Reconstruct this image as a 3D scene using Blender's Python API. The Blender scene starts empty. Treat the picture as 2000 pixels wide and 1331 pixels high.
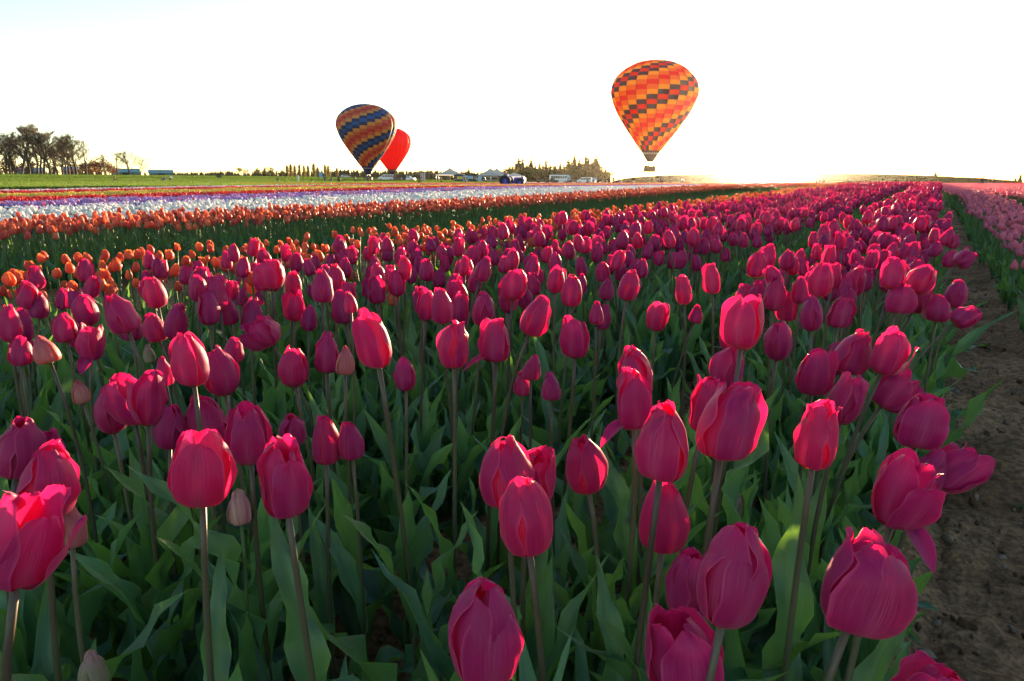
import bpy, bmesh, math, random
import numpy as np
from mathutils import Vector, Matrix, Euler

R = math.radians
SC = bpy.context.scene
COL = SC.collection
rng = np.random.default_rng(7)
random.seed(7)

# ------------------------------------------------------------------ camera, light, exposure
EYE, FPX, PITCH, W0, H0 = 0.90, 1333.0, R(13.1), 2000.0, 1331.0
cam_d = bpy.data.cameras.new('camera')
cam = bpy.data.objects.new('camera', cam_d)
COL.objects.link(cam)
cam.location = (0, 0, EYE)
cam.rotation_euler = (R(90) - PITCH, 0, 0)
cam_d.sensor_width = 36.0
cam_d.lens = 36.0 * FPX / W0
cam_d.clip_start = 0.05
cam_d.clip_end = 20000
SC.camera = cam

HAZE_D, HAZE_G = .000026, .95
SUN_EL, SUN_AZ = R(2.1), R(20.0)          # azimuth clockwise from +Y
world = bpy.data.worlds.new("World")
SC.world = world
world.use_nodes = True
wn = world.node_tree.nodes
bgn = wn['Background']
sky = wn.new('ShaderNodeTexSky')
sky.sky_type = 'NISHITA'
sky.sun_disc = False
sky.sun_elevation = SUN_EL
sky.sun_rotation = SUN_AZ
sky.air_density = 0.6
sky.dust_density = 0.3
sky.ozone_density = 1.0
world.node_tree.links.new(sky.outputs[0], bgn.inputs[0])
bgn.inputs[1].default_value = 0.15

sun_d = bpy.data.lights.new('sun', 'SUN')
sun_d.energy = 5.0
sun_d.angle = R(0.5)
sun_d.color = (1.0, 0.70, 0.40)
sun = bpy.data.objects.new('sun', sun_d)
COL.objects.link(sun)
sd = Vector((math.sin(SUN_AZ) * math.cos(SUN_EL), math.cos(SUN_AZ) * math.cos(SUN_EL), math.sin(SUN_EL)))
sun.rotation_euler = sd.to_track_quat('Z', 'Y').to_euler()

SC.view_settings.view_transform = 'Standard'
SC.view_settings.look = 'None'
SC.view_settings.gamma = 1
SC.view_settings.use_curve_mapping = False
SC.view_settings.exposure = 2.3
SC.render.engine = 'CYCLES'
cy = SC.cycles
cy.max_bounces = 6
cy.diffuse_bounces = 3
cy.glossy_bounces = 2
cy.transmission_bounces = 4
cy.volume_bounces = 0
cy.transparent_max_bounces = 8
cy.caustics_reflective = False
cy.caustics_refractive = False
cy.use_denoising = True
cy.use_adaptive_sampling = True
cy.adaptive_threshold = 0.02

# ------------------------------------------------------------------ coordinates
ROW_AZ = R(31.2)
U = np.array([math.sin(ROW_AZ), math.cos(ROW_AZ)])        # along the beds
N = np.array([-math.cos(ROW_AZ), math.sin(ROW_AZ)])       # across them, to the left
CP, SP = math.cos(PITCH), math.sin(PITCH)


def sm(a, b, x):
    t = np.clip((np.asarray(x, float) - a) / (b - a), 0, 1)
    return t * t * (3 - 2 * t)


def terrain(x, y):
    x = np.asarray(x, float); y = np.asarray(y, float)
    s = N[0] * x + N[1] * y
    t = U[0] * x + U[1] * y
    return 0.22 * sm(5, 32, t) * (1 - sm(500, 900, np.hypot(x, y))) + 3.0 * sm(60, 310, s) * (1 - 0.9 * sm(-0.28, 0.1, np.arctan2(x, np.maximum(y, 1e-3))))


def st(s, t):
    return s * N[0] + t * U[0], s * N[1] + t * U[1]


def ray(px, py):
    dy = py - H0 / 2
    return np.array([px - W0 / 2, FPX * CP - dy * SP, -(FPX * SP + dy * CP)]) / FPX


def at_dist(px, d):
    """ground point in the direction of picture column px (near the horizon), d metres away"""
    a = math.atan2(px - 1000, 1370)
    x, y = d * math.sin(a), d * math.cos(a)
    return x, y, float(terrain(x, y))


def project(x, y, z):
    zz = z - EYE
    depth = y * CP - zz * SP
    up = y * SP + zz * CP
    depth = np.maximum(depth, 1e-3)
    return 1000 + FPX * x / depth, H0 / 2 - FPX * up / depth, depth


# ------------------------------------------------------------------ helpers
def tag(o, label=None, cat=None, group=None, kind=None):
    if label: o['label'] = label
    if cat: o['category'] = cat
    if group: o['group'] = group
    if kind: o['kind'] = kind
    return o


def link(name, data, parent=None, M=None):
    o = bpy.data.objects.new(name, data)
    COL.objects.link(o)
    if parent: o.parent = parent
    if M is not None: o.matrix_local = M
    return o


def empty(name, loc, rz=0, sc=1.0):
    o = link(name, None)
    o.location = loc
    o.rotation_euler = (0, 0, rz)
    o.scale = (sc, sc, sc)
    o.empty_display_size = 0.1
    return o


class MB:
    """collects quads, boxes, tubes; builds ONE mesh"""
    def __init__(s):
        s.v, s.f, s.m, s.uv = [], [], [], []
        s.n = 0

    def add(s, v, f, mat=0, uv=None):
        v = np.asarray(v, float).reshape(-1, 3)
        s.v.append(v)
        for q in f:
            s.f.append(tuple(int(i) + s.n for i in q)); s.m.append(mat)
        s.uv.append(np.asarray(uv, float).reshape(-1, 2) if uv is not None else np.zeros((len(v), 2)))
        s.n += len(v)
        return s

    def grid(s, P, mat=0, uv=None, closed=False):
        nv, nu = P.shape[0], P.shape[1]
        f = []
        for j in range(nv - 1):
            for i in range(nu if closed else nu - 1):
                a = j * nu + i; b = j * nu + (i + 1) % nu
                f.append((a, b, b + nu, a + nu))
        return s.add(P.reshape(-1, 3), f, mat, uv)

    def box(s, lo, hi, mat=0, M=None, taper=0.0):
        (x0, y0, z0), (x1, y1, z1) = lo, hi
        cx, cyy = (x0 + x1) / 2, (y0 + y1) / 2
        k = 1 - taper
        v = [(x0, y0, z0), (x1, y0, z0), (x1, y1, z0), (x0, y1, z0)] + [(cx + (a - cx) * k, cyy + (b - cyy) * k, z1) for a, b in ((x0, y0), (x1, y0), (x1, y1), (x0, y1))]
        if M is not None: v = [tuple(M @ Vector(p)) for p in v]
        return s.add(v, [(3, 2, 1, 0), (4, 5, 6, 7), (0, 1, 5, 4), (1, 2, 6, 5), (2, 3, 7, 6), (3, 0, 4, 7)], mat)

    def tube(s, pts, rad, n=6, mat=0, cap=True):
        pts = np.asarray(pts, float)
        rad = np.broadcast_to(np.asarray(rad, float), (len(pts),))
        tan = np.gradient(pts, axis=0)
        tan /= np.linalg.norm(tan, axis=1)[:, None] + 1e-12
        ref = np.array([0.0, 1, 0]) if abs(tan[0][1]) < 0.9 else np.array([1.0, 0, 0])
        a = np.linspace(0, 2 * np.pi, n, endpoint=False)
        P = np.zeros((len(pts), n, 3)); uv = np.zeros((len(pts), n, 2))
        for i, (p, t) in enumerate(zip(pts, tan)):
            e1 = np.cross(t, ref); e1 /= np.linalg.norm(e1) + 1e-12
            e2 = np.cross(t, e1)
            P[i] = p + rad[i] * (np.cos(a)[:, None] * e1 + np.sin(a)[:, None] * e2)
            uv[i, :, 0] = a / 6.283; uv[i, :, 1] = i / (len(pts) - 1)
        n0 = s.n
        s.grid(P, mat, uv, closed=True)
        if cap and n > 3:
            s.f.append(tuple(n0 + (len(pts) - 1) * n + i for i in range(n))); s.m.append(mat)
            s.f.append(tuple(n0 + i for i in reversed(range(n)))); s.m.append(mat)
        return s

    def lathe(s, prof, n=16, mat=0, c=(0, 0, 0)):
        a = np.linspace(0, 2 * np.pi, n, endpoint=False)
        P = np.array([[(c[0] + r * math.cos(t), c[1] + r * math.sin(t), c[2] + z) for t in a] for r, z in prof])
        return s.grid(P, mat, closed=True)

    def ball(s, c, r, mat=0, n=8, m=6, sz=1.0):
        pr = [(max(1e-4, r * math.sin(math.pi * j / m)), -r * sz * math.cos(math.pi * j / m)) for j in range(m + 1)]
        return s.lathe(pr, n, mat, c)

    def mesh(s, name, mats, smooth=True):
        me = bpy.data.meshes.new(name)
        V = np.concatenate(s.v) if s.v else np.zeros((0, 3))
        me.from_pydata(V.tolist(), [], s.f)
        for m in mats: me.materials.append(m)
        me.polygons.foreach_set('material_index', np.array(s.m, dtype=np.int32))
        if smooth: me.polygons.foreach_set('use_smooth', np.ones(len(s.f), dtype=bool))
        uvl = me.uv_layers.new(name='UVMap')
        UV = np.concatenate(s.uv)
        li = np.zeros(len(me.loops), dtype=np.int32)
        me.loops.foreach_get('vertex_index', li)
        uvl.data.foreach_set('uv', UV[li].ravel().astype(np.float32))
        me.update()
        return me

    def build(s, name, mats, parent=None, smooth=True, M=None):
        return link(name, s.mesh(name, mats if isinstance(mats, (list, tuple)) else [mats], smooth), parent, M)


def hashn(ix, iy, seed):
    h = (ix.astype(np.int64) * 374761393 + iy.astype(np.int64) * 668265263 + seed * 1442695041) & 0x7fffffff
    h = (h ^ (h >> 13)) * 1274126177 & 0x7fffffff
    return ((h ^ (h >> 16)) & 0xffff) / 65535.0


def vnoise(x, y, seed=0):
    ix, iy = np.floor(x), np.floor(y)
    fx, fy = x - ix, y - iy
    fx = fx * fx * (3 - 2 * fx); fy = fy * fy * (3 - 2 * fy)
    a = hashn(ix, iy, seed); b = hashn(ix + 1, iy, seed); c = hashn(ix, iy + 1, seed); d = hashn(ix + 1, iy + 1, seed)
    return (a * (1 - fx) + b * fx) * (1 - fy) + (c * (1 - fx) + d * fx) * fy - 0.5


# ------------------------------------------------------------------ materials
class NT:
    def __init__(s, name):
        s.m = bpy.data.materials.new(name); s.m.use_nodes = True
        s.t = s.m.node_tree; s.t.nodes.clear()
        s.out = s.n('ShaderNodeOutputMaterial')

    def n(s, typ, **kw):
        x = s.t.nodes.new(typ)
        for k, v in kw.items():
            if k.startswith('_'): setattr(x, k[1:], v)
            else:
                key = k.replace('__', ' ')
                x.inputs[int(key[1:]) if key[0] == 'i' and key[1:].isdigit() else key].default_value = v
        return x

    def l(s, a, b, ao=0, bi=0):
        s.t.links.new(a.outputs[ao], b.inputs[bi]); return b


def c4(c): return (c[0], c[1], c[2], 1.0)


def mixc(N_, a, b, fac=None, mode='MIX', f=0.5):
    """a, b: node or colour; fac: (node, socket)"""
    x = N_.n('ShaderNodeMix', _data_type='RGBA', _blend_type=mode)
    x.inputs[0].default_value = f
    if fac is not None: N_.t.links.new(fac, x.inputs[0])
    for v, i in ((a, 6), (b, 7)):
        if isinstance(v, tuple): x.inputs[i].default_value = c4(v)
        else: N_.t.links.new(v, x.inputs[i])
    return x.outputs[2]


def maprange(N_, src, a, b, c, d):
    x = N_.n('ShaderNodeMapRange')
    N_.t.links.new(src, x.inputs[0])
    for i, v in enumerate((a, b, c, d)): x.inputs[i + 1].default_value = v
    return x.outputs[0]


def organic(name, col, trans, tcol, mid=None, rim=None, col2=None, streak=(28, 1.3), sk=0.35, rough=0.5, sheen=0.0, base=None, tip=None, var=0.15, spec=0.3, bump=0.0):
    """petals, leaves, stems: a thin sheet that lets light through, streaked along its length (UV v runs base to tip)"""
    N_ = NT(name)
    uv = N_.n('ShaderNodeTexCoord')
    oi = N_.n('ShaderNodeObjectInfo')
    mp = N_.n('ShaderNodeMapping'); mp.inputs['Scale'].default_value = (streak[0], streak[1], 1)
    N_.l(uv, mp, 2, 0)
    loc = N_.n('ShaderNodeCombineXYZ'); mul = N_.n('ShaderNodeMath', _operation='MULTIPLY'); mul.inputs[1].default_value = 57.0
    N_.l(oi, mul, 5, 0); N_.l(mul, loc, 0, 0); N_.l(mul, loc, 0, 1); N_.l(loc, mp, 0, 1)
    nz = N_.n('ShaderNodeTexNoise'); nz.inputs['Scale'].default_value = 1.0; nz.inputs['Detail'].default_value = 3
    N_.l(mp, nz, 0, 0)
    fac = maprange(N_, nz.outputs[0], 0.3, 0.7, 0, 1)
    c2 = col2 or tuple(min(1, c * (1 + sk) + 0.02 * sk) for c in col)
    c1 = tuple(c * (1 - sk * 0.6) for c in col)
    cc = mixc(N_, c1, c2, fac)
    sep = N_.n('ShaderNodeSeparateXYZ'); N_.l(uv, sep, 2, 0)
    if mid:
        du = N_.n('ShaderNodeMath', _operation='SUBTRACT'); N_.l(sep, du, 0, 0); du.inputs[1].default_value = .5
        ab = N_.n('ShaderNodeMath', _operation='ABSOLUTE'); N_.l(du, ab)
        st_ = maprange(N_, ab.outputs[0], .02, .20, .75, 0)
        en = maprange(N_, sep.outputs[1], .25, .85, 1, .15)
        m1 = N_.n('ShaderNodeMath', _operation='MULTIPLY'); N_.t.links.new(st_, m1.inputs[0]); N_.t.links.new(en, m1.inputs[1])
        m2 = N_.n('ShaderNodeMath', _operation='MULTIPLY'); N_.l(m1, m2, 0, 0); N_.t.links.new(fac, m2.inputs[1])
        cc = mixc(N_, cc, mid, m2.outputs[0])
    if rim:
        du2 = N_.n('ShaderNodeMath', _operation='SUBTRACT'); N_.l(sep, du2, 0, 0); du2.inputs[1].default_value = .5
        ab2 = N_.n('ShaderNodeMath', _operation='ABSOLUTE'); N_.l(du2, ab2)
        cc = mixc(N_, cc, rim, maprange(N_, ab2.outputs[0], .44, .5, 0, .8))
    if base: cc = mixc(N_, base, cc, maprange(N_, sep.outputs[1], 0.02, 0.16, 0, 1))
    if tip: cc = mixc(N_, cc, tip, maprange(N_, sep.outputs[1], 0.55, 1.0, 0, 1))
    val = maprange(N_, oi.outputs['Random'], 0, 1, 1 - var, 1 + var)
    hs = N_.n('ShaderNodeHueSaturation')
    N_.t.links.new(cc, hs.inputs['Color']); N_.t.links.new(val, hs.inputs['Value'])
    hv = maprange(N_, mul.outputs[0], 0, 57, 0.5 - var * 0.06, 0.5 + var * 0.06)
    N_.t.links.new(hv, hs.inputs['Hue'])
    pb = N_.n('ShaderNodeBsdfPrincipled')
    pb.inputs['Roughness'].default_value = rough
    pb.inputs['Specular IOR Level'].default_value = spec
    if sheen:
        pb.inputs['Sheen Weight'].default_value = sheen
        pb.inputs['Sheen Roughness'].default_value = 0.4
        pb.inputs['Sheen Tint'].default_value = c4((1, 0.75, 0.8))
    N_.l(hs, pb, 0, 0)
    if bump:
        bp = N_.n('ShaderNodeBump'); bp.inputs['Strength'].default_value = bump; bp.inputs['Distance'].default_value = 0.001
        N_.l(nz, bp, 0, 'Height'); N_.t.links.new(bp.outputs[0], pb.inputs['Normal'])
    tr = N_.n('ShaderNodeBsdfTranslucent')
    tc = mixc(N_, hs.outputs[0], tcol, None, 'MIX', 0.75)
    N_.t.links.new(tc, tr.inputs[0])
    mx = N_.n('ShaderNodeMixShader'); mx.inputs[0].default_value = trans
    N_.l(pb, mx, 0, 1); N_.l(tr, mx, 0, 2); N_.l(mx, N_.out)
    return N_.m


def solid(name, col, rough=0.6, metal=0.0, nscale=0, amt=0.2, trans=0.0, bump=0.0, stretch=(1, 1, 1), coord=3, spec=0.5, random_=0.0):
    N_ = NT(name)
    pb = N_.n('ShaderNodeBsdfPrincipled')
    pb.inputs['Base Color'].default_value = c4(col); pb.inputs['Roughness'].default_value = rough; pb.inputs['Metallic'].default_value = metal
    pb.inputs['Specular IOR Level'].default_value = spec
    src = None
    if nscale:
        tc = N_.n('ShaderNodeTexCoord'); mp = N_.n('ShaderNodeMapping'); mp.inputs['Scale'].default_value = stretch
        N_.l(tc, mp, coord, 0)
        nz = N_.n('ShaderNodeTexNoise'); nz.inputs['Scale'].default_value = nscale; nz.inputs['Detail'].default_value = 6
        N_.l(mp, nz, 0, 0)
        src = mixc(N_, tuple(c * (1 - amt) for c in col), tuple(min(1, c * (1 + amt)) for c in col), maprange(N_, nz.outputs[0], .3, .7, 0, 1))
        N_.t.links.new(src, pb.inputs[0])
        if bump:
            bp = N_.n('ShaderNodeBump'); bp.inputs['Strength'].default_value = bump; bp.inputs['Distance'].default_value = 0.05
            N_.l(nz, bp, 0, 'Height'); N_.t.links.new(bp.outputs[0], pb.inputs['Normal'])
    if trans:
        tr = N_.n('ShaderNodeBsdfTranslucent'); tr.inputs[0].default_value = c4(col)
        if src is not None: N_.t.links.new(src, tr.inputs[0])
        mx = N_.n('ShaderNodeMixShader'); mx.inputs[0].default_value = trans
        N_.l(pb, mx, 0, 1); N_.l(tr, mx, 0, 2); N_.l(mx, N_.out)
    else:
        N_.l(pb, N_.out)
    return N_.m


def soil_mat():
    N_ = NT('soil')
    tc = N_.n('ShaderNodeTexCoord')
    n1 = N_.n('ShaderNodeTexNoise'); n1.inputs['Scale'].default_value = 1.7; n1.inputs['Detail'].default_value = 8; N_.l(tc, n1, 3, 0)
    n2 = N_.n('ShaderNodeTexNoise'); n2.inputs['Scale'].default_value = 38; n2.inputs['Detail'].default_value = 8; n2.inputs['Roughness'].default_value = .7; N_.l(tc, n2, 3, 0)
    a = mixc(N_, (0.20, 0.105, 0.048), (0.52, 0.305, 0.155), maprange(N_, n1.outputs[0], .35, .68, 0, 1))
    b = mixc(N_, a, (0.04, 0.024, 0.014), maprange(N_, n2.outputs[0], .62, .4, 0, .7))
    vo = N_.n('ShaderNodeTexVoronoi'); vo.inputs['Scale'].default_value = 60; N_.l(tc, vo, 3, 0)
    pb = N_.n('ShaderNodeBsdfPrincipled'); pb.inputs['Roughness'].default_value = .95; pb.inputs['Specular IOR Level'].default_value = .15
    N_.t.links.new(b, pb.inputs[0])
    ad = N_.n('ShaderNodeMath', _operation='ADD'); N_.l(n2, ad, 0, 0); N_.l(vo, ad, 0, 1)
    bp = N_.n('ShaderNodeBump'); bp.inputs['Strength'].default_value = .9; bp.inputs['Distance'].default_value = .012
    N_.l(ad, bp, 0, 'Height'); N_.t.links.new(bp.outputs[0], pb.inputs['Normal'])
    N_.l(pb, N_.out)
    return N_.m


M_SOIL = soil_mat()
M_STEM = organic('tulip_stem', (0.070, 0.105, 0.042), 0.12, (0.38, 0.28, 0.05), col2=(0.105, 0.085, 0.050), streak=(3, 1.6), rough=.42, spec=.4, tip=(0.12, 0.085, 0.055), var=.25)
M_STEMG = organic('tulip_stem_green', (0.08, 0.15, 0.04), 0.2, (0.4, 0.45, 0.06), streak=(3, 1.2), rough=.45, var=.2)
M_LEAF = organic('tulip_leaf', (0.042, 0.132, 0.068), 0.38, (0.26, 0.52, 0.04), rim=(0.12, 0.24, 0.07), col2=(0.074, 0.185, 0.105), streak=(75, 0.8), rough=.40, spec=.5, var=.3, bump=.4)
M_MAG = organic('magenta_petal', (0.40, 0.007, 0.128), 0.48, (0.90, 0.010, 0.11), mid=(0.62, 0.14, 0.31), rim=(0.66, 0.09, 0.26), col2=(0.53, 0.028, 0.205), streak=(70, 1.6), rough=.52, sheen=.22, base=(0.45, 0.05, 0.03), var=.2, bump=.12, spec=.4)
M_ORA = organic('orange_petal', (0.68, 0.09, 0.07), 0.45, (0.95, 0.20, 0.05), col2=(0.76, 0.17, 0.09), rough=.5, sheen=.15, tip=(0.80, 0.20, 0.06), base=(0.5, 0.35, 0.06), var=.2)
M_COR = organic('coral_petal', (0.74, 0.12, 0.09), 0.42, (0.95, 0.2, 0.07), col2=(0.80, 0.2, 0.12), rough=.5, tip=(0.82, 0.22, 0.10), var=.25)
M_PNK = organic('pink_petal', (0.78, 0.17, 0.30), 0.5, (0.95, 0.28, 0.34), col2=(0.86, 0.32, 0.42), rough=.5, var=.22)
M_WHT = organic('white_petal', (0.84, 0.84, 0.84), 0.30, (0.85, 0.8, 0.65), rough=.5, sk=.06, var=.06)
M_PUR = organic('purple_petal', (0.20, 0.015, 0.19), 0.35, (0.4, 0.02, 0.3), rough=.5, var=.25)
M_LAV = organic('lavender_petal', (0.45, 0.28, 0.62), 0.35, (0.6, 0.35, 0.7), rough=.5, sk=.15, var=.2)
M_RED = organic('red_petal', (0.70, 0.016, 0.025), 0.4, (0.85, 0.03, 0.02), rough=.5, var=.2)
M_YEL = organic('yellow_petal', (0.88, 0.66, 0.12), 0.4, (0.9, 0.6, 0.05), rough=.5, sk=.1, var=.15)
M_BUD = organic('pale_bud_petal', (0.56, 0.12, 0.16), 0.40, (0.85, 0.2, 0.14), col2=(0.60, 0.26, 0.20), streak=(9, 1.2), rough=.5, base=(0.26, 0.32, 0.10), tip=(0.55, 0.10, 0.16), var=.12)
M_GBUD = organic('green_bud_petal', (0.24, 0.27, 0.12), 0.3, (0.5, 0.5, 0.2), col2=(0.42, 0.30, 0.22), streak=(8, 1.2), rough=.5, base=(0.14, 0.24, 0.07), tip=(0.44, 0.20, 0.22), var=.12)
M_FLAME = organic('flamed_petal', (0.78, 0.66, 0.42), 0.35, (0.8, 0.6, 0.3), col2=(0.42, 0.02, 0.15), streak=(7, .9), rough=.5, var=.05)
M_GRASS = organic('meadow_grass', (0.05, 0.11, 0.018), 0.4, (0.17, 0.28, 0.02), rough=.6, var=.4)


# ------------------------------------------------------------------ setting: ground, path, meadow
def axis(lo, hi, step, far_lo, far_hi, g=1.13):
    a = list(np.arange(lo, hi + 1e-9, step))
    d, p = step, a[-1]
    while p < far_hi: d *= g; p += d; a.append(p)
    d, p = step, a[0]
    while p > far_lo: d *= g; p -= d; a.insert(0, p)
    return np.array(a)


def sheet(name, X, Y, Z, mats, kind='structure'):
    b = MB(); b.grid(np.stack([X, Y, Z], -1))
    o = b.build(name, mats)
    o['kind'] = kind
    return o


def bedz(s, t):
    """the beds stand a little above the furrows between them"""
    e = np.zeros_like(s)
    for a, b in ((-.02, .5), (.92, 1.55), (1.9, 2.75), (3.1, 4.0), (6.0, 7.9), (-1.32, -.54)):
        e = np.maximum(e, sm(a - .12, a + .06, s) * (1 - sm(b - .06, b + .12, s)))
    return e


xs = axis(-3.0, 4.6, .045, -3200, 3200); ys = axis(.3, 8.0, .045, -260, 3200)
GX, GY = np.meshgrid(xs, ys)
gs = N[0] * GX + N[1] * GY; gt = U[0] * GX + U[1] * GY
near = 1 - sm(7, 13, np.hypot(GX, GY))
gz = terrain(GX, GY) - .03 + near * (0.045 * bedz(gs, gt) + .035 * vnoise(GX * 5, GY * 5, 1) + .03 * vnoise(GX * 13, GY * 13, 2) + .012 * vnoise(GX * 31, GY * 31, 3))
sheet('ground', GX, GY, gz, [M_SOIL])

# the trodden dirt path between the magenta bed and the pink bed
ps = np.arange(-.58, -.05, .022)
ptt = axis(.6, 9.0, .03, -2.0, 160, 1.12)
PS, PT = np.meshgrid(ps, ptt)
PX, PY = st(PS, PT)
edge = sm(-.58, -.50, PS) * (1 - sm(-.15, -.06, PS))
pz = terrain(PX, PY) - .07 + edge * (.062 + .024 * vnoise(PX * 4, PY * 4, 5) + .034 * vnoise(PX * 11, PY * 11, 6) + .022 * vnoise(PX * 29, PY * 29, 7) + .006 * vnoise(PX * 70, PY * 70, 8))
M_PATH = soil_mat(); M_PATH.name = 'trodden_soil'
sheet('dirt_path', PX, PY, pz, [M_PATH])

M_MEADOW = solid('meadow_turf', (0.055, 0.105, 0.018), .9, nscale=.35, amt=.45, stretch=(1, 1, 1), spec=.1, bump=.6)
mt = axis(-150, 140, 4.0, -400, 900, 1.2)
mk = np.concatenate([np.arange(0, 60, 3.0), 60 * 1.1 ** np.arange(0, 30)])
MK, MT = np.meshgrid(mk, mt)
MS = 46.5 + 34 * sm(48, 62, MT) + MK
MX, MY = st(MS, MT)
sheet('meadow', MX, MY, terrain(MX, MY) + .12 + .10 * vnoise(MX * .3, MY * .3, 4) - .25 * (MK < .1), [M_MEADOW])

M_STUB = solid('stubble', (0.36, 0.29, 0.16), .9, nscale=.05, amt=.25, spec=.1)
ft = np.concatenate([np.linspace(150, 400, 60), np.linspace(410, 1100, 60)]); fs = np.linspace(-420, 44, 90)
FS, FT = np.meshgrid(fs, ft)
FX, FY = st(FS, FT)
sheet('stubble_field', FX, FY, terrain(FX, FY) + .05, [M_STUB])

# ------------------------------------------------------------------ tulip shapes
def curve(vs, ys_, v):
    d = np.linspace(0, 1, 401)
    y = np.interp(d, vs, ys_)
    k = np.hanning(41); k /= k.sum()
    y = np.convolve(np.pad(y, 20, mode='reflect', reflect_type='odd'), k, mode='valid')
    return np.interp(v, d, y)


def petal(nu, nv, phi, layer, opening=0.0, h=1.0, curl=0.0, wave=.06, seed=0, R0=.33, wide=1.0, blunt=.0, flat=0.0, skew=0.0, shear=(0, 0), gam=1.0, tipr=.27):
    """one petal of a bloom of height 1 standing on z=0; returns points (nv,nu,3) and uv"""
    r_ = np.random.default_rng(seed)
    v = np.linspace(0, 1, nv); u = np.linspace(-1, 1, nu)
    r = curve([0, .06, .16, .32, .5, .7, .86, 1], [.10, .50, .84, 1.0, .98, .80, .29 + tipr, tipr], v ** gam)
    z = curve([0, .06, .16, .32, .5, .7, .86, 1], [.0, .012, .07, .25, .47, .71, .88, 1.0], v)
    w = curve([0, .08, .25, .5, .72, .88, .96, 1], [.22, .62, .92, 1.0, .88, .56, .27 + blunt, .03 + blunt], v)
    r = R0 * (r + opening * (v ** 1.6) * 1.15 + curl * np.clip((v - .72) / .28, 0, 1) ** 2) * (1.07 if layer == 0 else .90)
    z = z * h * (1 - .18 * max(0, opening - .35) * v) - .22 * max(0, curl) * np.clip((v - .8) / .2, 0, 1) ** 2 * R0
    half = R0 * wide * (1.06 if layer == 0 else 1.0) * np.clip(w, .01, 2)
    rho = np.maximum(r, .55 * R0) * (1 + .55 * opening + flat)
    Uu, V = np.meshgrid(u, v)
    ang = Uu * (half / rho)[:, None]
    ang = np.clip(ang, -1.45, 1.45)
    x = rho[:, None] * np.sin(ang)
    inn = rho[:, None] * (1 - np.cos(ang))
    ph = r_.uniform(0, 6.28, 4); fq = r_.uniform(1.2, 2.6, 2)
    ed = np.abs(Uu) ** 2.2
    side = np.where(Uu > 0, np.sin(6.28 * fq[0] * V + ph[0]), np.sin(6.28 * fq[1] * V + ph[1]))
    wob = wave * R0 * ed * side * sm(.1, .5, V)
    wob += wave * .5 * R0 * sm(.7, 1, V) * np.sin(Uu * 4.3 + ph[2])
    crease = -.05 * R0 * np.exp(-(Uu / .10) ** 2) * np.sin(np.pi * np.clip(V, 0, 1))
    crease += .007 * R0 * np.sin(Uu * 7 + ph[3]) * np.sin(np.pi * V)
    wob += (.075 if layer == 0 else .03) * R0 * ed * sm(.12, .4, V)
    rad = r[:, None] - inn + wob + crease
    zz = z[:, None] + wave * .35 * ed * np.sin(V * 9 + ph[3]) * .25 - .05 * blunt * Uu ** 2 + r_.normal(0, .004, V.shape) * sm(.8, 1, V)
    x = x + skew * R0 * (V ** 2)
    c, s_ = math.cos(phi), math.sin(phi)
    P = np.stack([c * rad - s_ * x + shear[0] * V ** 2, s_ * rad + c * x + shear[1] * V ** 2, zz], -1)
    return P, np.stack([(Uu + 1) / 2, V], -1)


def drooping_petal(nu, nv, phi, seed=0):
    """a petal that has let go and hangs out below the bloom"""
    v = np.linspace(0, 1, nv); u = np.linspace(-1, 1, nu)
    w = .24 * curve([0, .1, .3, .6, .85, 1], [.25, .55, .95, 1, .6, .05], v)
    a = np.interp(v, [0, .4, 1], [R(70), R(112), R(125)])
    ds = .85 / (nv - 1)
    r = .05 + np.cumsum(np.sin(a)) * ds; z = .03 + np.cumsum(np.cos(a)) * ds
    Uu, V = np.meshgrid(u, v)
    x = Uu * w[:, None]
    lift = .35 * (Uu ** 2) * w[:, None]
    rad = r[:, None]; zz = z[:, None] + lift
    c, s_ = math.cos(phi), math.sin(phi)
    return np.stack([c * rad - s_ * x, s_ * rad + c * x, zz], -1), np.stack([(Uu + 1) / 2, V], -1)


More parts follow.
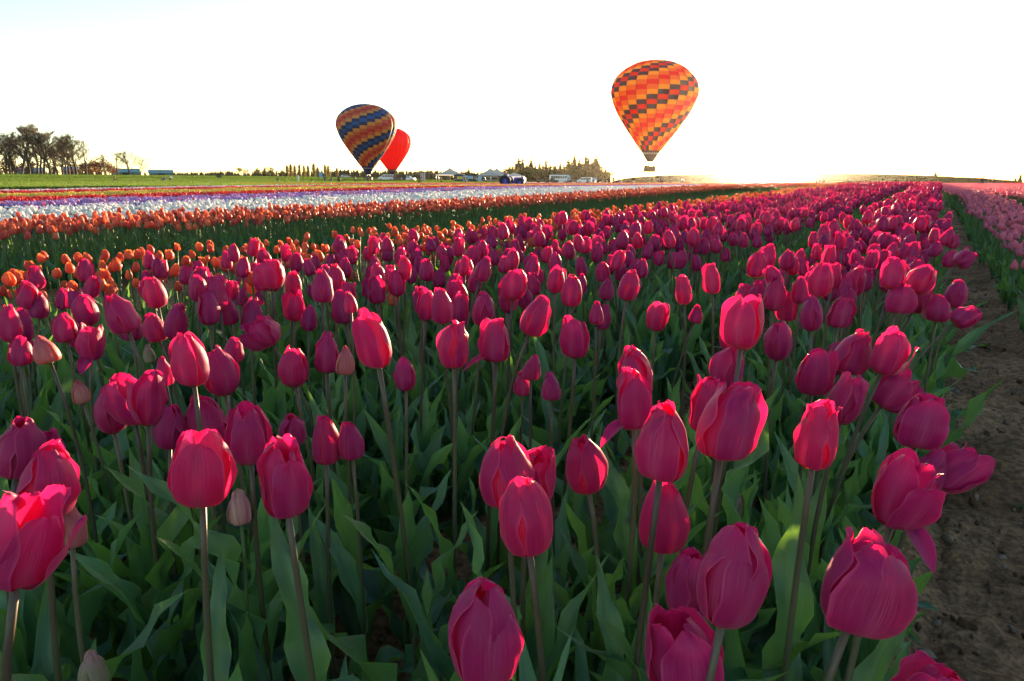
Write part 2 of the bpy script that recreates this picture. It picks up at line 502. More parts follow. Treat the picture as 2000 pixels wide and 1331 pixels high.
def bloom_spec(kind, seed):
    """the six (or so) petals of one bloom: list of keyword sets"""
    r_ = random.Random(seed)
    out = []
    a0 = r_.uniform(0, 6.28)
    shear = (r_.gauss(0, .045), r_.gauss(0, .045))
    gam, tipr = r_.uniform(.85, 1.3), r_.uniform(.12, .30)
    for k in range(6):
        layer = 0 if k < 3 else 1
        phi = a0 + k * 2.0944 + (1.0472 if layer else 0) + r_.uniform(-.12, .12)
        d = dict(phi=phi, layer=layer, seed=seed * 31 + k, h=r_.uniform(.93, 1.03), wave=r_.uniform(.05, .11), blunt=r_.uniform(0.02, .14), skew=r_.uniform(-.12, .12), wide=r_.uniform(.92, 1.1), shear=shear, gam=gam, tipr=tipr)
        if kind == 'egg': d.update(opening=r_.uniform(-.07, .12), curl=r_.uniform(-.2, .22), wave=r_.uniform(.07, .15), h=r_.uniform(.88, 1.04))
        elif kind == 'cup': d.update(opening=r_.uniform(.10, .30), curl=r_.uniform(-.25, .25), blunt=r_.uniform(.06, .2), wave=r_.uniform(.08, .16), h=r_.uniform(.88, 1.03))
        elif kind == 'ragged': d.update(opening=r_.uniform(.1, .32), curl=r_.uniform(-.5, .4), blunt=r_.uniform(.12, .3), wave=r_.uniform(.15, .26), h=r_.uniform(.84, 1.02))
        elif kind == 'open': d.update(opening=r_.uniform(.35, .75), curl=r_.uniform(-.3, .45), blunt=r_.uniform(.08, .24), wave=r_.uniform(.1, .2), h=r_.uniform(.85, 1.03))
        elif kind == 'bud': d.update(opening=r_.uniform(-.10, -.02), curl=-.1, wave=.07, blunt=0, R0=.28, h=r_.uniform(.9, 1.02), gam=.8, tipr=.12, wide=.9)
        out.append(d)
    if kind == 'open': out[r_.randrange(3)].update(opening=1.05, curl=.2, flat=.5, h=.9)
    if kind == 'cup' and r_.random() < .6: out[r_.randrange(3)].update(opening=.5, flat=.25)
    return out


RECEPT = MB().lathe([(.001, -.03), (.055, -.02), (.075, .0), (.05, .03), (.03, .14), (.034, .26), (.001, .3)], 8).mesh('receptacle', [M_STEMG])
VAR = {}                                   # kind -> list of lists of petal meshes


def bloom_variants(kind, n, mat, nu=13, nv=19, seed0=0, key=None):
    L = []
    for i in range(n):
        ms = []
        for d in bloom_spec(kind, seed0 + 17 * i + hash_kind(kind)):
            P, uv = petal(nu, nv, **d)
            b = MB(); b.grid(P, 0, uv)
            ms.append(b.mesh('petal', [mat]))
        L.append(ms)
    VAR[key or kind] = L


def hash_kind(k): return sum(ord(c) * (i + 3) for i, c in enumerate(k)) % 997


bloom_variants('egg', 9, M_MAG)
bloom_variants('cup', 8, M_MAG)
bloom_variants('ragged', 5, M_MAG)
bloom_variants('open', 4, M_MAG)
bloom_variants('bud', 2, M_BUD, key='bud')
bloom_variants('bud', 2, M_GBUD, key='gbud')
bloom_variants('bud', 1, M_FLAME, key='flame', seed0=5)
bloom_variants('bud', 2, M_MAG, key='mbud', seed0=9)
# a bloom with one very broad petal folded towards the camera
spec = bloom_spec('open', 404)
ms = []
for k, d in enumerate(spec):
    d['phi'] = -1.57 + k * 2.0944 + (1.0472 if k > 2 else 0)
    if k == 0: d.update(opening=.42, wide=1.5, flat=.6, h=.86, blunt=.42, curl=-.35, wave=.05)
    else: d.update(opening=min(.35, d['opening']))
    P, uv = petal(11, 17, **d)
    ms.append(MB().grid(P, 0, uv).mesh('petal', [M_MAG]))
VAR['broad'] = [ms]
P, uv = drooping_petal(7, 12, 0)
DROOP = MB().grid(P, 0, uv).mesh('fallen_petal', [M_MAG])


def bloom_mesh(kind, seed, mat, nu=5, nv=7, name='bloom'):
    b = MB()
    for d in bloom_spec(kind, seed):
        P, uv = petal(nu, nv, **d)
        b.grid(P, 0, uv)
    return b.mesh(name, [mat])


def leaf_pts(L, Wd, bend0, bend1, wave, seed, nu=7, nv=18, twist=0.0, hollow=.5):
    """a tulip leaf: broad, pointed, with wavy edges; grows from the origin, arches towards +X"""
    r_ = np.random.default_rng(seed)
    v = np.linspace(0, 1, nv); u = np.linspace(-1, 1, nu)
    w = Wd * curve([0, .08, .3, .5, .75, .92, 1], [.30, .5, .92, 1.0, .72, .28, .0], v)
    a = bend0 + (bend1 - bend0) * v ** 1.5
    ds = L / (nv - 1)
    cx = np.concatenate([[0], np.cumsum(np.sin(a[:-1]) * ds)]); cz = np.concatenate([[0], np.cumsum(np.cos(a[:-1]) * ds)])
    tw = twist * v ** 1.3
    ph = r_.uniform(0, 6.28, 2); fq = r_.uniform(2.2, 4.6, 2)
    Uu, V = np.meshgrid(u, v)
    hol = hollow * (1 - .65 * V)
    yy = Uu * w[:, None]
    nn = hol * (Uu ** 2) * w[:, None]                       # trough, opens upward / inward
    side = np.where(Uu > 0, np.sin(6.28 * fq[0] * V + ph[0]), np.sin(6.28 * fq[1] * V + ph[1]))
    nn = nn + wave * np.abs(Uu) ** 1.6 * side * sm(.05, .35, V) * w[:, None]
    nn = nn - .18 * w[:, None] * np.exp(-(Uu / .16) ** 2)
    T = tw[:, None]
    y2 = yy * np.cos(T) - nn * np.sin(T); n2 = yy * np.sin(T) + nn * np.cos(T)
    A = a[:, None]
    X = cx[:, None] - n2 * np.cos(A); Z = cz[:, None] + n2 * np.sin(A)
    return np.stack([X, y2, Z], -1), np.stack([(Uu + 1) / 2, V], -1)


LEAVES = []
for i in range(14):
    r_ = random.Random(100 + i)
    kind = i % 3
    if kind == 0: P, uv = leaf_pts(r_.uniform(.36, .47), r_.uniform(.018, .026), R(6), R(r_.uniform(20, 60)), r_.uniform(.8, 1.3), i, twist=r_.uniform(-.7, .7))
    elif kind == 1: P, uv = leaf_pts(r_.uniform(.30, .38), r_.uniform(.025, .035), R(18), R(r_.uniform(70, 125)), r_.uniform(.8, 1.4), i, twist=r_.uniform(-.9, .9))
    else: P, uv = leaf_pts(r_.uniform(.28, .36), r_.uniform(.016, .024), R(10), R(r_.uniform(20, 50)), r_.uniform(.25, .5), i, twist=r_.uniform(-1.2, 1.2))
    LEAVES.append(MB().grid(P, 0, uv).mesh('leaf', [M_LEAF]))


def stem_pts(base, top, up, n=9):
    base, top, up = map(lambda a: np.asarray(a, float), (base, top, up))
    L = np.linalg.norm(top - base)
    p1 = base + np.array([0, 0, 1]) * L * .45; p2 = top - up * L * .3
    t = np.linspace(0, 1, n)[:, None]
    return (1 - t) ** 3 * base + 3 * t * (1 - t) ** 2 * p1 + 3 * t * t * (1 - t) * p2 + t ** 3 * top


def low_tulip(seed, mat, H=.58, bh=.085, bw=.056, nu=4, nv=5, leaves=3, stem=M_STEM, kind=None):
    """a whole tulip in one mesh for the crowded beds: petals, stem, leaves"""
    r_ = random.Random(seed)
    b = MB()
    lean = np.array([r_.uniform(-.05, .05), r_.uniform(-.05, .05)])
    top = np.array([lean[0], lean[1], H - bh])
    up = np.array([lean[0] * 1.5 + r_.uniform(-.12, .12), lean[1] * 1.5 + r_.uniform(-.12, .12), 1.0]); up /= np.linalg.norm(up)
    q = Vector((0, 0, 1)).rotation_difference(Vector(up)).to_matrix()
    q = np.array(q)
    for d in bloom_spec(kind or r_.choice(['egg', 'egg', 'cup', 'egg', 'ragged']), seed):
        P, uv = petal(nu, nv, **d)
        P = P * np.array([bw / .66, bw / .66, bh])
        P = P @ q.T + top
        b.grid(P, 0, uv)
    b.tube(stem_pts((0, 0, -.04), top, up, 4), [.0042, .004, .0038, .0036], 4, 1, cap=False)
    for k in range(leaves):
        P, uv = leaf_pts(H * r_.uniform(.5, .72), r_.uniform(.018, .03), R(r_.uniform(4, 16)), R(r_.uniform(20, 90)), .5, seed * 7 + k, 3, 6, r_.uniform(-.8, .8))
        a = r_.uniform(0, 6.28); c, s_ = math.cos(a), math.sin(a)
        P = P @ np.array([[c, s_, 0], [-s_, c, 0], [0, 0, 1]]) + np.array([0, 0, -.03])
        b.grid(P, 2, uv)
    return b.mesh('tulip_in_bed', [mat, stem, M_LEAF])


def patch(seed, mats, H, hs, n=12, size=.5, bh=.07, bw=.05, weights=None, leafn=16):
    """a far piece of bed, half a metre square: simple blooms on stalks over leaves"""
    r_ = random.Random(seed)
    b = MB()
    for i in range(n):
        x, y = r_.uniform(-size / 2, size / 2), r_.uniform(-size / 2, size / 2)
        hh = H * r_.uniform(1 - hs, 1 + hs * .6)
        m = r_.choices(range(len(mats)), weights)[0]
        k = r_.uniform(.85, 1.15)
        pr = [(.02, 0), (.42, .14), (.5, .4), (.40, .72), (.17, 1.0)]
        a = np.linspace(0, 6.283, 6, endpoint=False) + r_.uniform(0, 1)
        tx, ty = r_.uniform(-.2, .2), r_.uniform(-.2, .2)
        G = np.array([[(x + bw * k * rr * math.cos(t) * (1 + .15 * math.sin(3 * t + seed)) + tx * z_ * bh, y + bw * k * rr * math.sin(t) + ty * z_ * bh, hh - bh * k + bh * k * z_) for t in a] for rr, z_ in pr])
        uv = np.array([[(j / 6, z_) for j in range(6)] for rr, z_ in pr])
        b.grid(G, m, uv, closed=True)
        b.tube([(x, y, -.03), (x, y, hh - bh * k)], .004, 3, len(mats), cap=False)
    for i in range(leafn):
        P, uv = leaf_pts(H * r_.uniform(.5, .8), r_.uniform(.02, .032), R(r_.uniform(0, 20)), R(r_.uniform(10, 70)), .4, seed * 5 + i, 2, 4)
        a = r_.uniform(0, 6.28); c, s_ = math.cos(a), math.sin(a)
        P = P @ np.array([[c, s_, 0], [-s_, c, 0], [0, 0, 1]]) + np.array([r_.uniform(-size / 2, size / 2), r_.uniform(-size / 2, size / 2), -.03])
        b.grid(P, len(mats) + 1, uv)
    return b.mesh('bed_patch', list(mats) + [M_STEMG, M_LEAF])


def scatter(name, pts, rot, scl, meshes, label=None, kind='stuff', mat=None):
    """one object: many copies of a few meshes on given points (geometry nodes)"""
    pts = np.asarray(pts, float)
    n = len(pts)
    me = bpy.data.meshes.new(name)
    me.vertices.add(n)
    me.vertices.foreach_set('co', pts.astype(np.float32).ravel())
    a = me.attributes.new('rot', 'FLOAT_VECTOR', 'POINT'); a.data.foreach_set('vector', np.asarray(rot, np.float32).ravel())
    a = me.attributes.new('scl', 'FLOAT_VECTOR', 'POINT')
    scl = np.asarray(scl, np.float32)
    if scl.ndim == 1: scl = np.repeat(scl[:, None], 3, 1)
    a.data.foreach_set('vector', scl.ravel())
    a = me.attributes.new('idx', 'INT', 'POINT'); a.data.foreach_set('value', rng.integers(0, len(meshes), n).astype(np.int32))
    o = link(name, me)
    g = bpy.data.node_groups.new(name + '_nodes', 'GeometryNodeTree')
    g.interface.new_socket('Geometry', in_out='INPUT', socket_type='NodeSocketGeometry')
    g.interface.new_socket('Geometry', in_out='OUTPUT', socket_type='NodeSocketGeometry')
    nn = g.nodes
    gi, go = nn.new('NodeGroupInput'), nn.new('NodeGroupOutput')
    iop = nn.new('GeometryNodeInstanceOnPoints')
    jn = nn.new('GeometryNodeJoinGeometry')
    for m in meshes:
        so = bpy.data.objects.new(m.name + '_source', m)
        oi = nn.new('GeometryNodeObjectInfo'); oi.inputs['Object'].default_value = so; oi.inputs['As Instance'].default_value = False
        gti = nn.new('GeometryNodeGeometryToInstance')
        g.links.new(oi.outputs['Geometry'], gti.inputs[0]); g.links.new(gti.outputs[0], jn.inputs[0])
    def na(nm, typ):
        x = nn.new('GeometryNodeInputNamedAttribute'); x.data_type = typ; x.inputs['Name'].default_value = nm; return x.outputs['Attribute']
    er = nn.new('FunctionNodeEulerToRotation')
    g.links.new(na('rot', 'FLOAT_VECTOR'), er.inputs[0])
    g.links.new(gi.outputs[0], iop.inputs['Points'])
    g.links.new(jn.outputs[0], iop.inputs['Instance'])
    iop.inputs['Pick Instance'].default_value = True
    g.links.new(na('idx', 'INT'), iop.inputs['Instance Index'])
    g.links.new(er.outputs[0], iop.inputs['Rotation'])
    g.links.new(na('scl', 'FLOAT_VECTOR'), iop.inputs['Scale'])
    g.links.new(iop.outputs[0], go.inputs[0])
    md = o.modifiers.new('scatter', 'NODES'); md.node_group = g
    tag(o, label, None, None, kind)
    return o


# ------------------------------------------------------------------ the tulips one by one
HEROES = [
    # px, py, height px, width px, tilt deg (+ = to the right), kind, label
    (45, 1045, 205, 165, 14, 'open', 'big loose magenta tulip cut by the frame at lower left, petals slipping open'),
    (92, 938, 150, 108, 8, 'ragged', 'magenta tulip with a crumpled pointed top behind the big loose one at lower left'),
    (42, 872, 118, 82, 16, 'egg', 'magenta tulip leaning right at the left edge, topmost of the lower left cluster'),
    (82, 885, 95, 85, 12, 'egg', 'magenta tulip half hidden in the lower left cluster, pale sunlit tip'),
    (140, 1026, 84, 54, 5, 'bud', 'dull orange pink bud tucked right of the lower left cluster'),
    (395, 912, 158, 118, 4, 'cup', 'large magenta tulip with one petal folded out to the right, above the striped bud'),
    (555, 936, 160, 98, 0, 'ragged', 'large magenta tulip split open at the front, right of the striped bud'),
    (467, 988, 70, 48, -2, 'flame', 'small cream tulip with purple flames between two large magenta tulips'),
    (215, 800, 95, 60, -4, 'egg', 'leaning magenta tulip touching the open pair on its right'),
    (258, 781, 100, 76, 0, 'cup', 'dark magenta tulip, middle of a tight trio on long stems'),
    (290, 776, 112, 72, 6, 'open', 'magenta tulip with slit petals, right of a tight trio on long stems'),
    (373, 698, 113, 70, 0, 'cup', 'tall sunlit magenta tulip with ragged top standing left of a glowing red one'),
    (430, 724, 100, 66, -6, 'egg', 'glowing crimson tulip right of the tall ragged topped one'),
    (333, 835, 85, 62, 10, 'egg', 'glowing crimson tulip low behind the tight trio'),
    (403, 820, 96, 80, 0, 'egg', 'dusky magenta tulip directly behind the one with a folded petal'),
    (488, 848, 122, 85, 4, 'cup', 'dusky magenta tulip with its right petal standing off, above the striped bud'),
    (571, 715, 84, 56, -6, 'egg', 'smooth egg shaped magenta tulip alone on a pale stem'),
    (638, 687, 82, 46, 0, 'egg', 'slim magenta tulip with an orange bud at its shoulder'),
    (674, 703, 58, 36, 2, 'bud', 'orange pink bud at the shoulder of a slim magenta tulip'),
    (571, 840, 70, 50, 0, 'egg', 'small magenta tulip peeping above the split open one'),
    (637, 858, 98, 54, 2, 'egg', 'narrow dark magenta tulip, left of a low close pair'),
    (685, 860, 76, 48, -4, 'egg', 'plump small magenta tulip, right of a low close pair'),
    (732, 662, 117, 66, -5, 'cup', 'tall magenta tulip with a lit rim and square top'),
    (792, 731, 66, 42, 0, 'egg', 'small plain magenta tulip alone right of the square topped tall one'),
    (886, 671, 95, 64, 0, 'ragged', 'deep red magenta tulip with fringed ragged top'),
    (970, 661, 92, 58, 2, 'cup', 'magenta tulip with notched top right of the fringed red one'),
    (1048, 617, 82, 54, 22, 'egg', 'magenta tulip leaning right on a slanting stem'),
    (1125, 659, 82, 58, 2, 'cup', 'square magenta tulip right of the leaning one'),
    (1037, 717, 50, 36, 0, 'mbud', 'small dusty pink tulip, upper of two low on the slanting stem'),
    (1020, 748, 48, 34, 0, 'mbud', 'small dusty pink tulip, lower of two low on the slanting stem'),
    (1077, 754, 55, 38, 0, 'mbud', 'small dusty pink tulip alone beside the two low ones'),
    (1240, 728, 108, 70, -6, 'ragged', 'sunlit magenta tulip with ragged lip behind the taller of a stacked pair'),
    (1237, 777, 124, 68, -4, 'cup', 'magenta tulip with a hanging loose petal under it'),
    (1298, 858, 157, 98, 4, 'egg', 'large pointed magenta tulip with frosted right rim'),
    (1140, 907, 115, 78, -12, 'egg', 'smooth magenta tulip with a sharp tip leaning left beside the loose petal'),
    (985, 922, 136, 104, -4, 'egg', 'left rear magenta tulip of the overlapping trio in the middle'),
    (1040, 938, 128, 96, 6, 'ragged', 'right rear magenta tulip of the overlapping trio in the middle'),
    (1025, 1003, 165, 103, -7, 'egg', 'front magenta tulip of the overlapping trio in the middle'),
    (1298, 1005, 142, 94, 2, 'egg', 'pale magenta tulip on a short stem below the large frosted one'),
    (1418, 820, 153, 118, 6, 'cup', 'large magenta tulip with glowing right petal on three close stems'),
    (1382, 790, 112, 66, 8, 'ragged', 'magenta tulip half hidden left of the glowing petal one'),
    (1422, 718, 98, 66, 4, 'ragged', 'bright magenta tulip directly above the glowing petal one'),
    (1452, 628, 108, 78, 4, 'cup', 'tall translucent magenta tulip rising behind another at its left shoulder'),
    (1434, 645, 82, 56, -4, 'egg', 'magenta tulip in front of the tall translucent one'),
    (1522, 665, 80, 52, 2, 'egg', 'upright magenta tulip alone between two leaf tips'),
    (1597, 841, 150, 86, 2, 'ragged', 'square topped magenta tulip with a long white scratch'),
    (1590, 725, 95, 68, 0, 'cup', 'wide magenta tulip with sunlit lip above the scratched one'),
    (1656, 776, 108, 64, 8, 'ragged', 'magenta tulip with torn top right of the scratched one'),
    (1667, 686, 90, 66, 16, 'egg', 'magenta tulip leaning right above the torn topped one'),
    (1742, 688, 95, 74, 18, 'open', 'magenta tulip with bright petal sticking out to the right near the path'),
    (1748, 756, 92, 84, 28, 'open', 'dark magenta tulip hanging sideways under the one with a bright petal'),
    (1797, 818, 112, 92, 6, 'cup', 'round magenta tulip with dark slit by the path edge'),
    (1765, 955, 162, 122, 8, 'open', 'large magenta tulip with a petal folded down by the dirt path'),
    (1822, 920, 96, 58, 14, 'ragged', 'magenta tulip squeezed behind the one with a folded petal by the path'),
    (1880, 917, 112, 92, 52, 'open', 'fully open magenta tulip leaning far out over the dirt path'),
    (1690, 1135, 195, 172, 14, 'broad', 'huge magenta tulip with one broad round petal facing the camera'),
    (1430, 1125, 208, 128, 8, 'egg', 'huge frosted magenta tulip with pale central stripe'),
    (1345, 1142, 128, 98, -4, 'cup', 'magenta tulip half hidden left of the huge frosted one'),
    (948, 1238, 215, 143, 0, 'egg', 'lowest magenta tulip at the bottom middle beside bare soil'),
    (1335, 1272, 190, 150, -6, 'cup', 'huge magenta tulip cut by the bottom edge with lit crest'),
    (1832, 1352, 120, 130, 10, 'cup', 'crest of a magenta tulip at the bottom right corner'),
    (180, 1305, 84, 52, 0, 'gbud', 'pale unopened bud near the bottom left corner'),
    (1440, 988, 55, 30, 10, 'gbud', 'small green bud among leaves right of the pale short stemmed tulip'),
    (1833, 600, 58, 50, 6, 'cup', 'magenta tulip at the path edge with a flap on its right'),
    (1884, 620, 46, 44, 55, 'ragged', 'ruffled dark magenta tulip hanging over the path'),
    (1868, 574, 54, 38, 10, 'egg', 'magenta tulip at the path edge above the flapped one'),
    (1757, 580, 62, 58, 4, 'broad', 'heart shaped magenta tulip near the path'),
    (1748, 535, 62, 48, 14, 'cup', 'magenta tulip with red lit flank above the heart shaped one'),
    (1798, 545, 60, 52, 24, 'egg', 'smooth magenta tulip leaning right near the path'),
    (1886, 505, 40, 34, 45, 'cup', 'magenta tulip pointing out over the path, farther of the leaning ones'),
    (1856, 505, 36, 28, 5, 'cup', 'small magenta tulip left of the far leaning one'),
    (863, 596, 72, 42, -2, 'egg', 'egg shaped magenta tulip with a shaded twin behind it'),
    (897, 600, 60, 36, 4, 'egg', 'slim magenta tulip right of the egg shaped one with a twin'),
    (945, 604, 68, 42, 6, 'egg', 'magenta tulip with lit right rim above the notched one'),
    (1003, 556, 60, 54, 4, 'cup', 'wide translucent magenta tulip with a narrow one in front'),
    (993, 583, 58, 36, 0, 'egg', 'narrow magenta tulip in front of the wide translucent one'),
    (1085, 546, 54, 34, 2, 'egg', 'dark magenta tulip with red bottom edge right of the wide translucent one'),
    (1118, 568, 62, 40, 4, 'egg', 'pointed magenta tulip above the square one'),
    (1165, 611, 46, 28, 0, 'mbud', 'small low magenta bud right of the square one'),
    (1228, 557, 60, 40, 8, 'egg', 'magenta tulip with a lit shoulder alone on a straight stem'),
    (1284, 617, 60, 42, 4, 'cup', 'magenta tulip with torn lip over a lower bud'),
    (1362, 614, 36, 26, 20, 'mbud', 'tiny magenta bud leaning right over dark leaves'),
    (1585, 612, 70, 40, -4, 'egg', 'slender magenta tulip with a lit left edge in the row by the path'),
    (1540, 598, 58, 42, 0, 'cup', 'square magenta tulip, left of a bunched group by the path row'),
    (1638, 610, 60, 46, 2, 'cup', 'round magenta tulip with red base in the row by the path'),
    (1604, 548, 66, 46, 4, 'egg', 'dusky magenta tulip in the bunch above the slender one'),
    (235, 612, 78, 56, -14, 'egg', 'magenta tulip leaning left with long smooth flank'),
    (180, 666, 76, 56, 10, 'open', 'ragged open dark magenta tulip with a petal hanging below'),
    (126, 640, 60, 42, -6, 'egg', 'magenta tulip left of the ragged open dark one'),
    (40, 686, 58, 40, 0, 'egg', 'round magenta tulip near the left edge, left of a two toned bud'),
    (88, 682, 58, 44, -16, 'bud', 'two toned pink bud near the left edge'),
    (302, 640, 56, 42, -12, 'egg', 'dark magenta tulip hanging to the left on a bent stem'),
    (344, 628, 70, 42, 12, 'egg', 'dark magenta tulip leaning right beside the one on a bent stem'),
    (302, 570, 64, 42, -4, 'egg', 'bright magenta tulip in the left bed with a second one under it'),
    (406, 600, 70, 40, -2, 'cup', 'magenta tulip with one drooped petal in the left bed'),
    (512, 648, 66, 76, -32, 'open', 'wide open dark magenta tulip tipped over to the left'),
    (492, 612, 66, 40, 4, 'egg', 'magenta tulip standing over the wide open tipped one'),
    (456, 684, 52, 36, 8, 'egg', 'small shaded magenta tulip behind the glowing crimson one'),
    (155, 765, 48, 32, -8, 'bud', 'dull pink bud low in the left bed'),
    (318, 726, 58, 32, -8, 'mbud', 'narrow shaded magenta tulip left of the tall ragged topped one'),
    (290, 690, 38, 22, -8, 'gbud', 'pale green bud left of the tall ragged topped tulip'),
    (630, 558, 66, 40, 2, 'egg', 'magenta tulip in the left bed above the orange budded slim one'),
    (530, 532, 62, 54, 2, 'cup', 'broad magenta tulip standing up among the orange ones'),
    (168, 607, 62, 44, -6, 'egg', 'striped pink magenta tulip in the left bed'),
    (575, 598, 60, 40, 4, 'cup', 'magenta tulip with frayed top left of a stacked small pair'),
    (604, 622, 50, 30, 6, 'egg', 'small magenta tulip, upper of a stacked pair'),
    (685, 590, 42, 26, 0, 'mbud', 'small low magenta tulip beyond the square topped tall one'),
    (20, 632, 72, 40, 2, 'egg', 'magenta tulip cut by the left edge above the round one'),
    (776, 552, 54, 34, 0, 'ragged', 'very dark magenta tulip standing taller than its neighbours'),
    (1652, 700, 70, 60, 22, 'egg', 'shaded magenta tulip tucked behind the leaning one near the path'),
]

used_boxes = []
tulip_count = 0
MAG_S = []


def add_tulip(name, P, H, Wd, tilt, kind, label, group, rs, detail=True, lean=None, nleaf=3, droop=False, yaw=None):
    """P: world position of the bloom's middle. tilt: radians in the picture plane of someone looking along +Y"""
    r_ = random.Random(rs)
    up = Vector((math.sin(tilt), r_.uniform(-.1, .1), math.cos(tilt))).normalized()
    bb = Vector(P) - up * (H * .5)
    side = math.tan(max(-.7, min(.7, tilt))) * bb.z * .33
    bx, by = bb.x - side + r_.uniform(-.02, .02), bb.y + r_.uniform(-.03, .03)
    gz_ = float(terrain(bx, by)) - .015
    root = empty(name, (bx, by, gz_))
    tag(root, label, 'tulip', group)
    o3 = Vector((bx, by, gz_))
    b = MB()
    green = kind in ('gbud', 'flame')
    k = max(.75, min(1.1, H / .085))
    b.tube(stem_pts((0, 0, -.03), bb - o3, up, 9), np.linspace(.0043, .0036, 9) * k, 7, 0)
    b.build('stem', [M_STEMG if green else M_STEM], root)
    q = Vector((0, 0, 1)).rotation_difference(up)
    vs = VAR[kind]
    ms = vs[r_.randrange(len(vs))]
    yw = r_.uniform(-.5, .5) if kind == 'broad' else r_.uniform(0, 6.28)
    if yaw is not None: yw = yaw
    base_w = {'egg': .70, 'cup': .80, 'ragged': .82, 'open': 1.02, 'broad': .95, 'bud': .58, 'gbud': .58, 'flame': .58, 'mbud': .58}[kind]
    M = Matrix.Translation(bb - o3) @ q.to_matrix().to_4x4() @ Matrix.Diagonal((Wd / base_w, Wd / base_w, H, 1)) @ Matrix.Rotation(yw, 4, 'Z')
    bl = link('bloom', RECEPT, root, M)
    for m in ms: link('petal', m, bl)
    if droop:
        link('fallen_petal', DROOP, bl, Matrix.Rotation(droop - yw, 4, 'Z'))['label'] = 'loose petal hanging out under the bloom'
    a0 = r_.uniform(0, 6.28)
    for j in range(nleaf):
        li = (j % 3) + 3 * r_.randrange(4)
        a = a0 + j * 2.3 + r_.uniform(-.4, .4)
        z0 = -.01 if j < 2 else r_.uniform(.08, .2)
        sc = r_.uniform(.78, 1.05) * (bb.z / .58 if bb.z < .5 else 1)
        p = stem_pts((0, 0, -.03), bb - o3, up, 20)
        ctr = p[min(19, int(z0 / max(bb.z, .1) * 19) + 1)] if j >= 2 else np.zeros(3)
        link('leaf', LEAVES[li], root, Matrix.Translation((ctr[0], ctr[1], z0)) @ Matrix.Rotation(a, 4, 'Z') @ Matrix.Diagonal((sc, sc, sc, 1)))
    return root


DROOPS = {33: math.pi, 29: 0, 26: math.pi + .2, 88: -1.2}
for i, (px, py, hp, wp, ti, kind, lab) in enumerate(HEROES):
    rv = ray(px, py)
    H = .05 if 'bud' in kind or kind == 'flame' else .085
    k = H * FPX / hp                       # depth along the optical axis
    drop = -rv[2] * k
    lo, hi = (.19, .40) if H > .06 else (.22, .62)
    d2 = min(max(drop, lo), hi)
    if hp < 70 and H > .06: d2 = min(max(drop, .235), .34)
    k *= d2 / drop; H = hp * k / FPX; Wd = wp * k / FPX
    P = np.array([0, 0, EYE]) + rv * k
    zt = float(terrain(P[0], P[1]))
    ssv = N[0] * P[0] + N[1] * P[1]
    MAG_S.append(ssv)
    dr = False
    if 'hanging loose petal under' in lab: dr = math.pi + .35
    elif 'notched top' in lab: dr = math.pi + .2
    elif 'petal hanging below' in lab: dr = -1.4
    elif 'folded down' in lab: dr = -1.2
    nm = 'tulip_bud' if kind in ('bud', 'gbud') else ('flamed_tulip' if kind == 'flame' else 'magenta_tulip')
    yaw = {'glow': None}.get('x')
    add_tulip(nm, P, H, Wd, R(ti), kind, lab, 'tulips of the magenta bed', 900 + i, droop=dr, nleaf=4 if hp > 100 else 3)
    used_boxes.append((px - wp / 2, py - hp / 2, px + wp / 2, py + hp / 2, rv[1] * k))
    tulip_count += nm == 'magenta_tulip'
UB = np.array(used_boxes)


# ---- positions over the beds
def bed_points(s0, s1, t0, t1, dens, seed, jitter=1.0):
    r_ = np.random.default_rng(seed)
    n = int((s1 - s0) * (t1 - t0) * dens)
    # jittered grid so that plants keep apart
    ns = max(1, int(round((s1 - s0) * math.sqrt(dens)))); ntt = max(1, int(round((t1 - t0) * math.sqrt(dens))))
    A, B = np.meshgrid((np.arange(ns) + .5) / ns, (np.arange(ntt) + .5) / ntt)
    A = A + r_.uniform(-.5, .5, A.shape) * jitter / ns; B = B + r_.uniform(-.5, .5, B.shape) * jitter / ntt
    s = s0 + A.ravel() * (s1 - s0); t = t0 + B.ravel() * (t1 - t0)
    x, y = st(s, t)
    return x, y, s, t


def in_view(x, y, z, margin=60, ylo=-400):
    px, py, dep = project(x, y, z)
    return (dep > .12) & (px > -margin) & (px < W0 + margin) & (py < H0 + 500) & (py > ylo)


class Bed:
    """collects the plants of one colour: the nearest become objects, the rest one scattered object"""
    def __init__(s): s.P = []


def tilt_rot(n, amt=.12):
    return np.stack([rng.normal(0, amt, n), rng.normal(0, amt, n), rng.uniform(0, 6.283, n)], -1)


def where(px):
    for lim, w in ((200, 'below the bare grove'), (350, 'below the teal barns'), (480, 'below the empty meadow skyline'), (660, 'below the poplar row'), (790, 'below the blue balloon'), (930, 'below the lone tent'), (1060, 'below the tractor and twin tents'), (1190, 'below the conifer grove'), (1370, 'below the floating balloon'), (1640, 'towards the sun'), (1800, 'left of the far path end')):
        if px < lim: return w
    return 'at the path side'


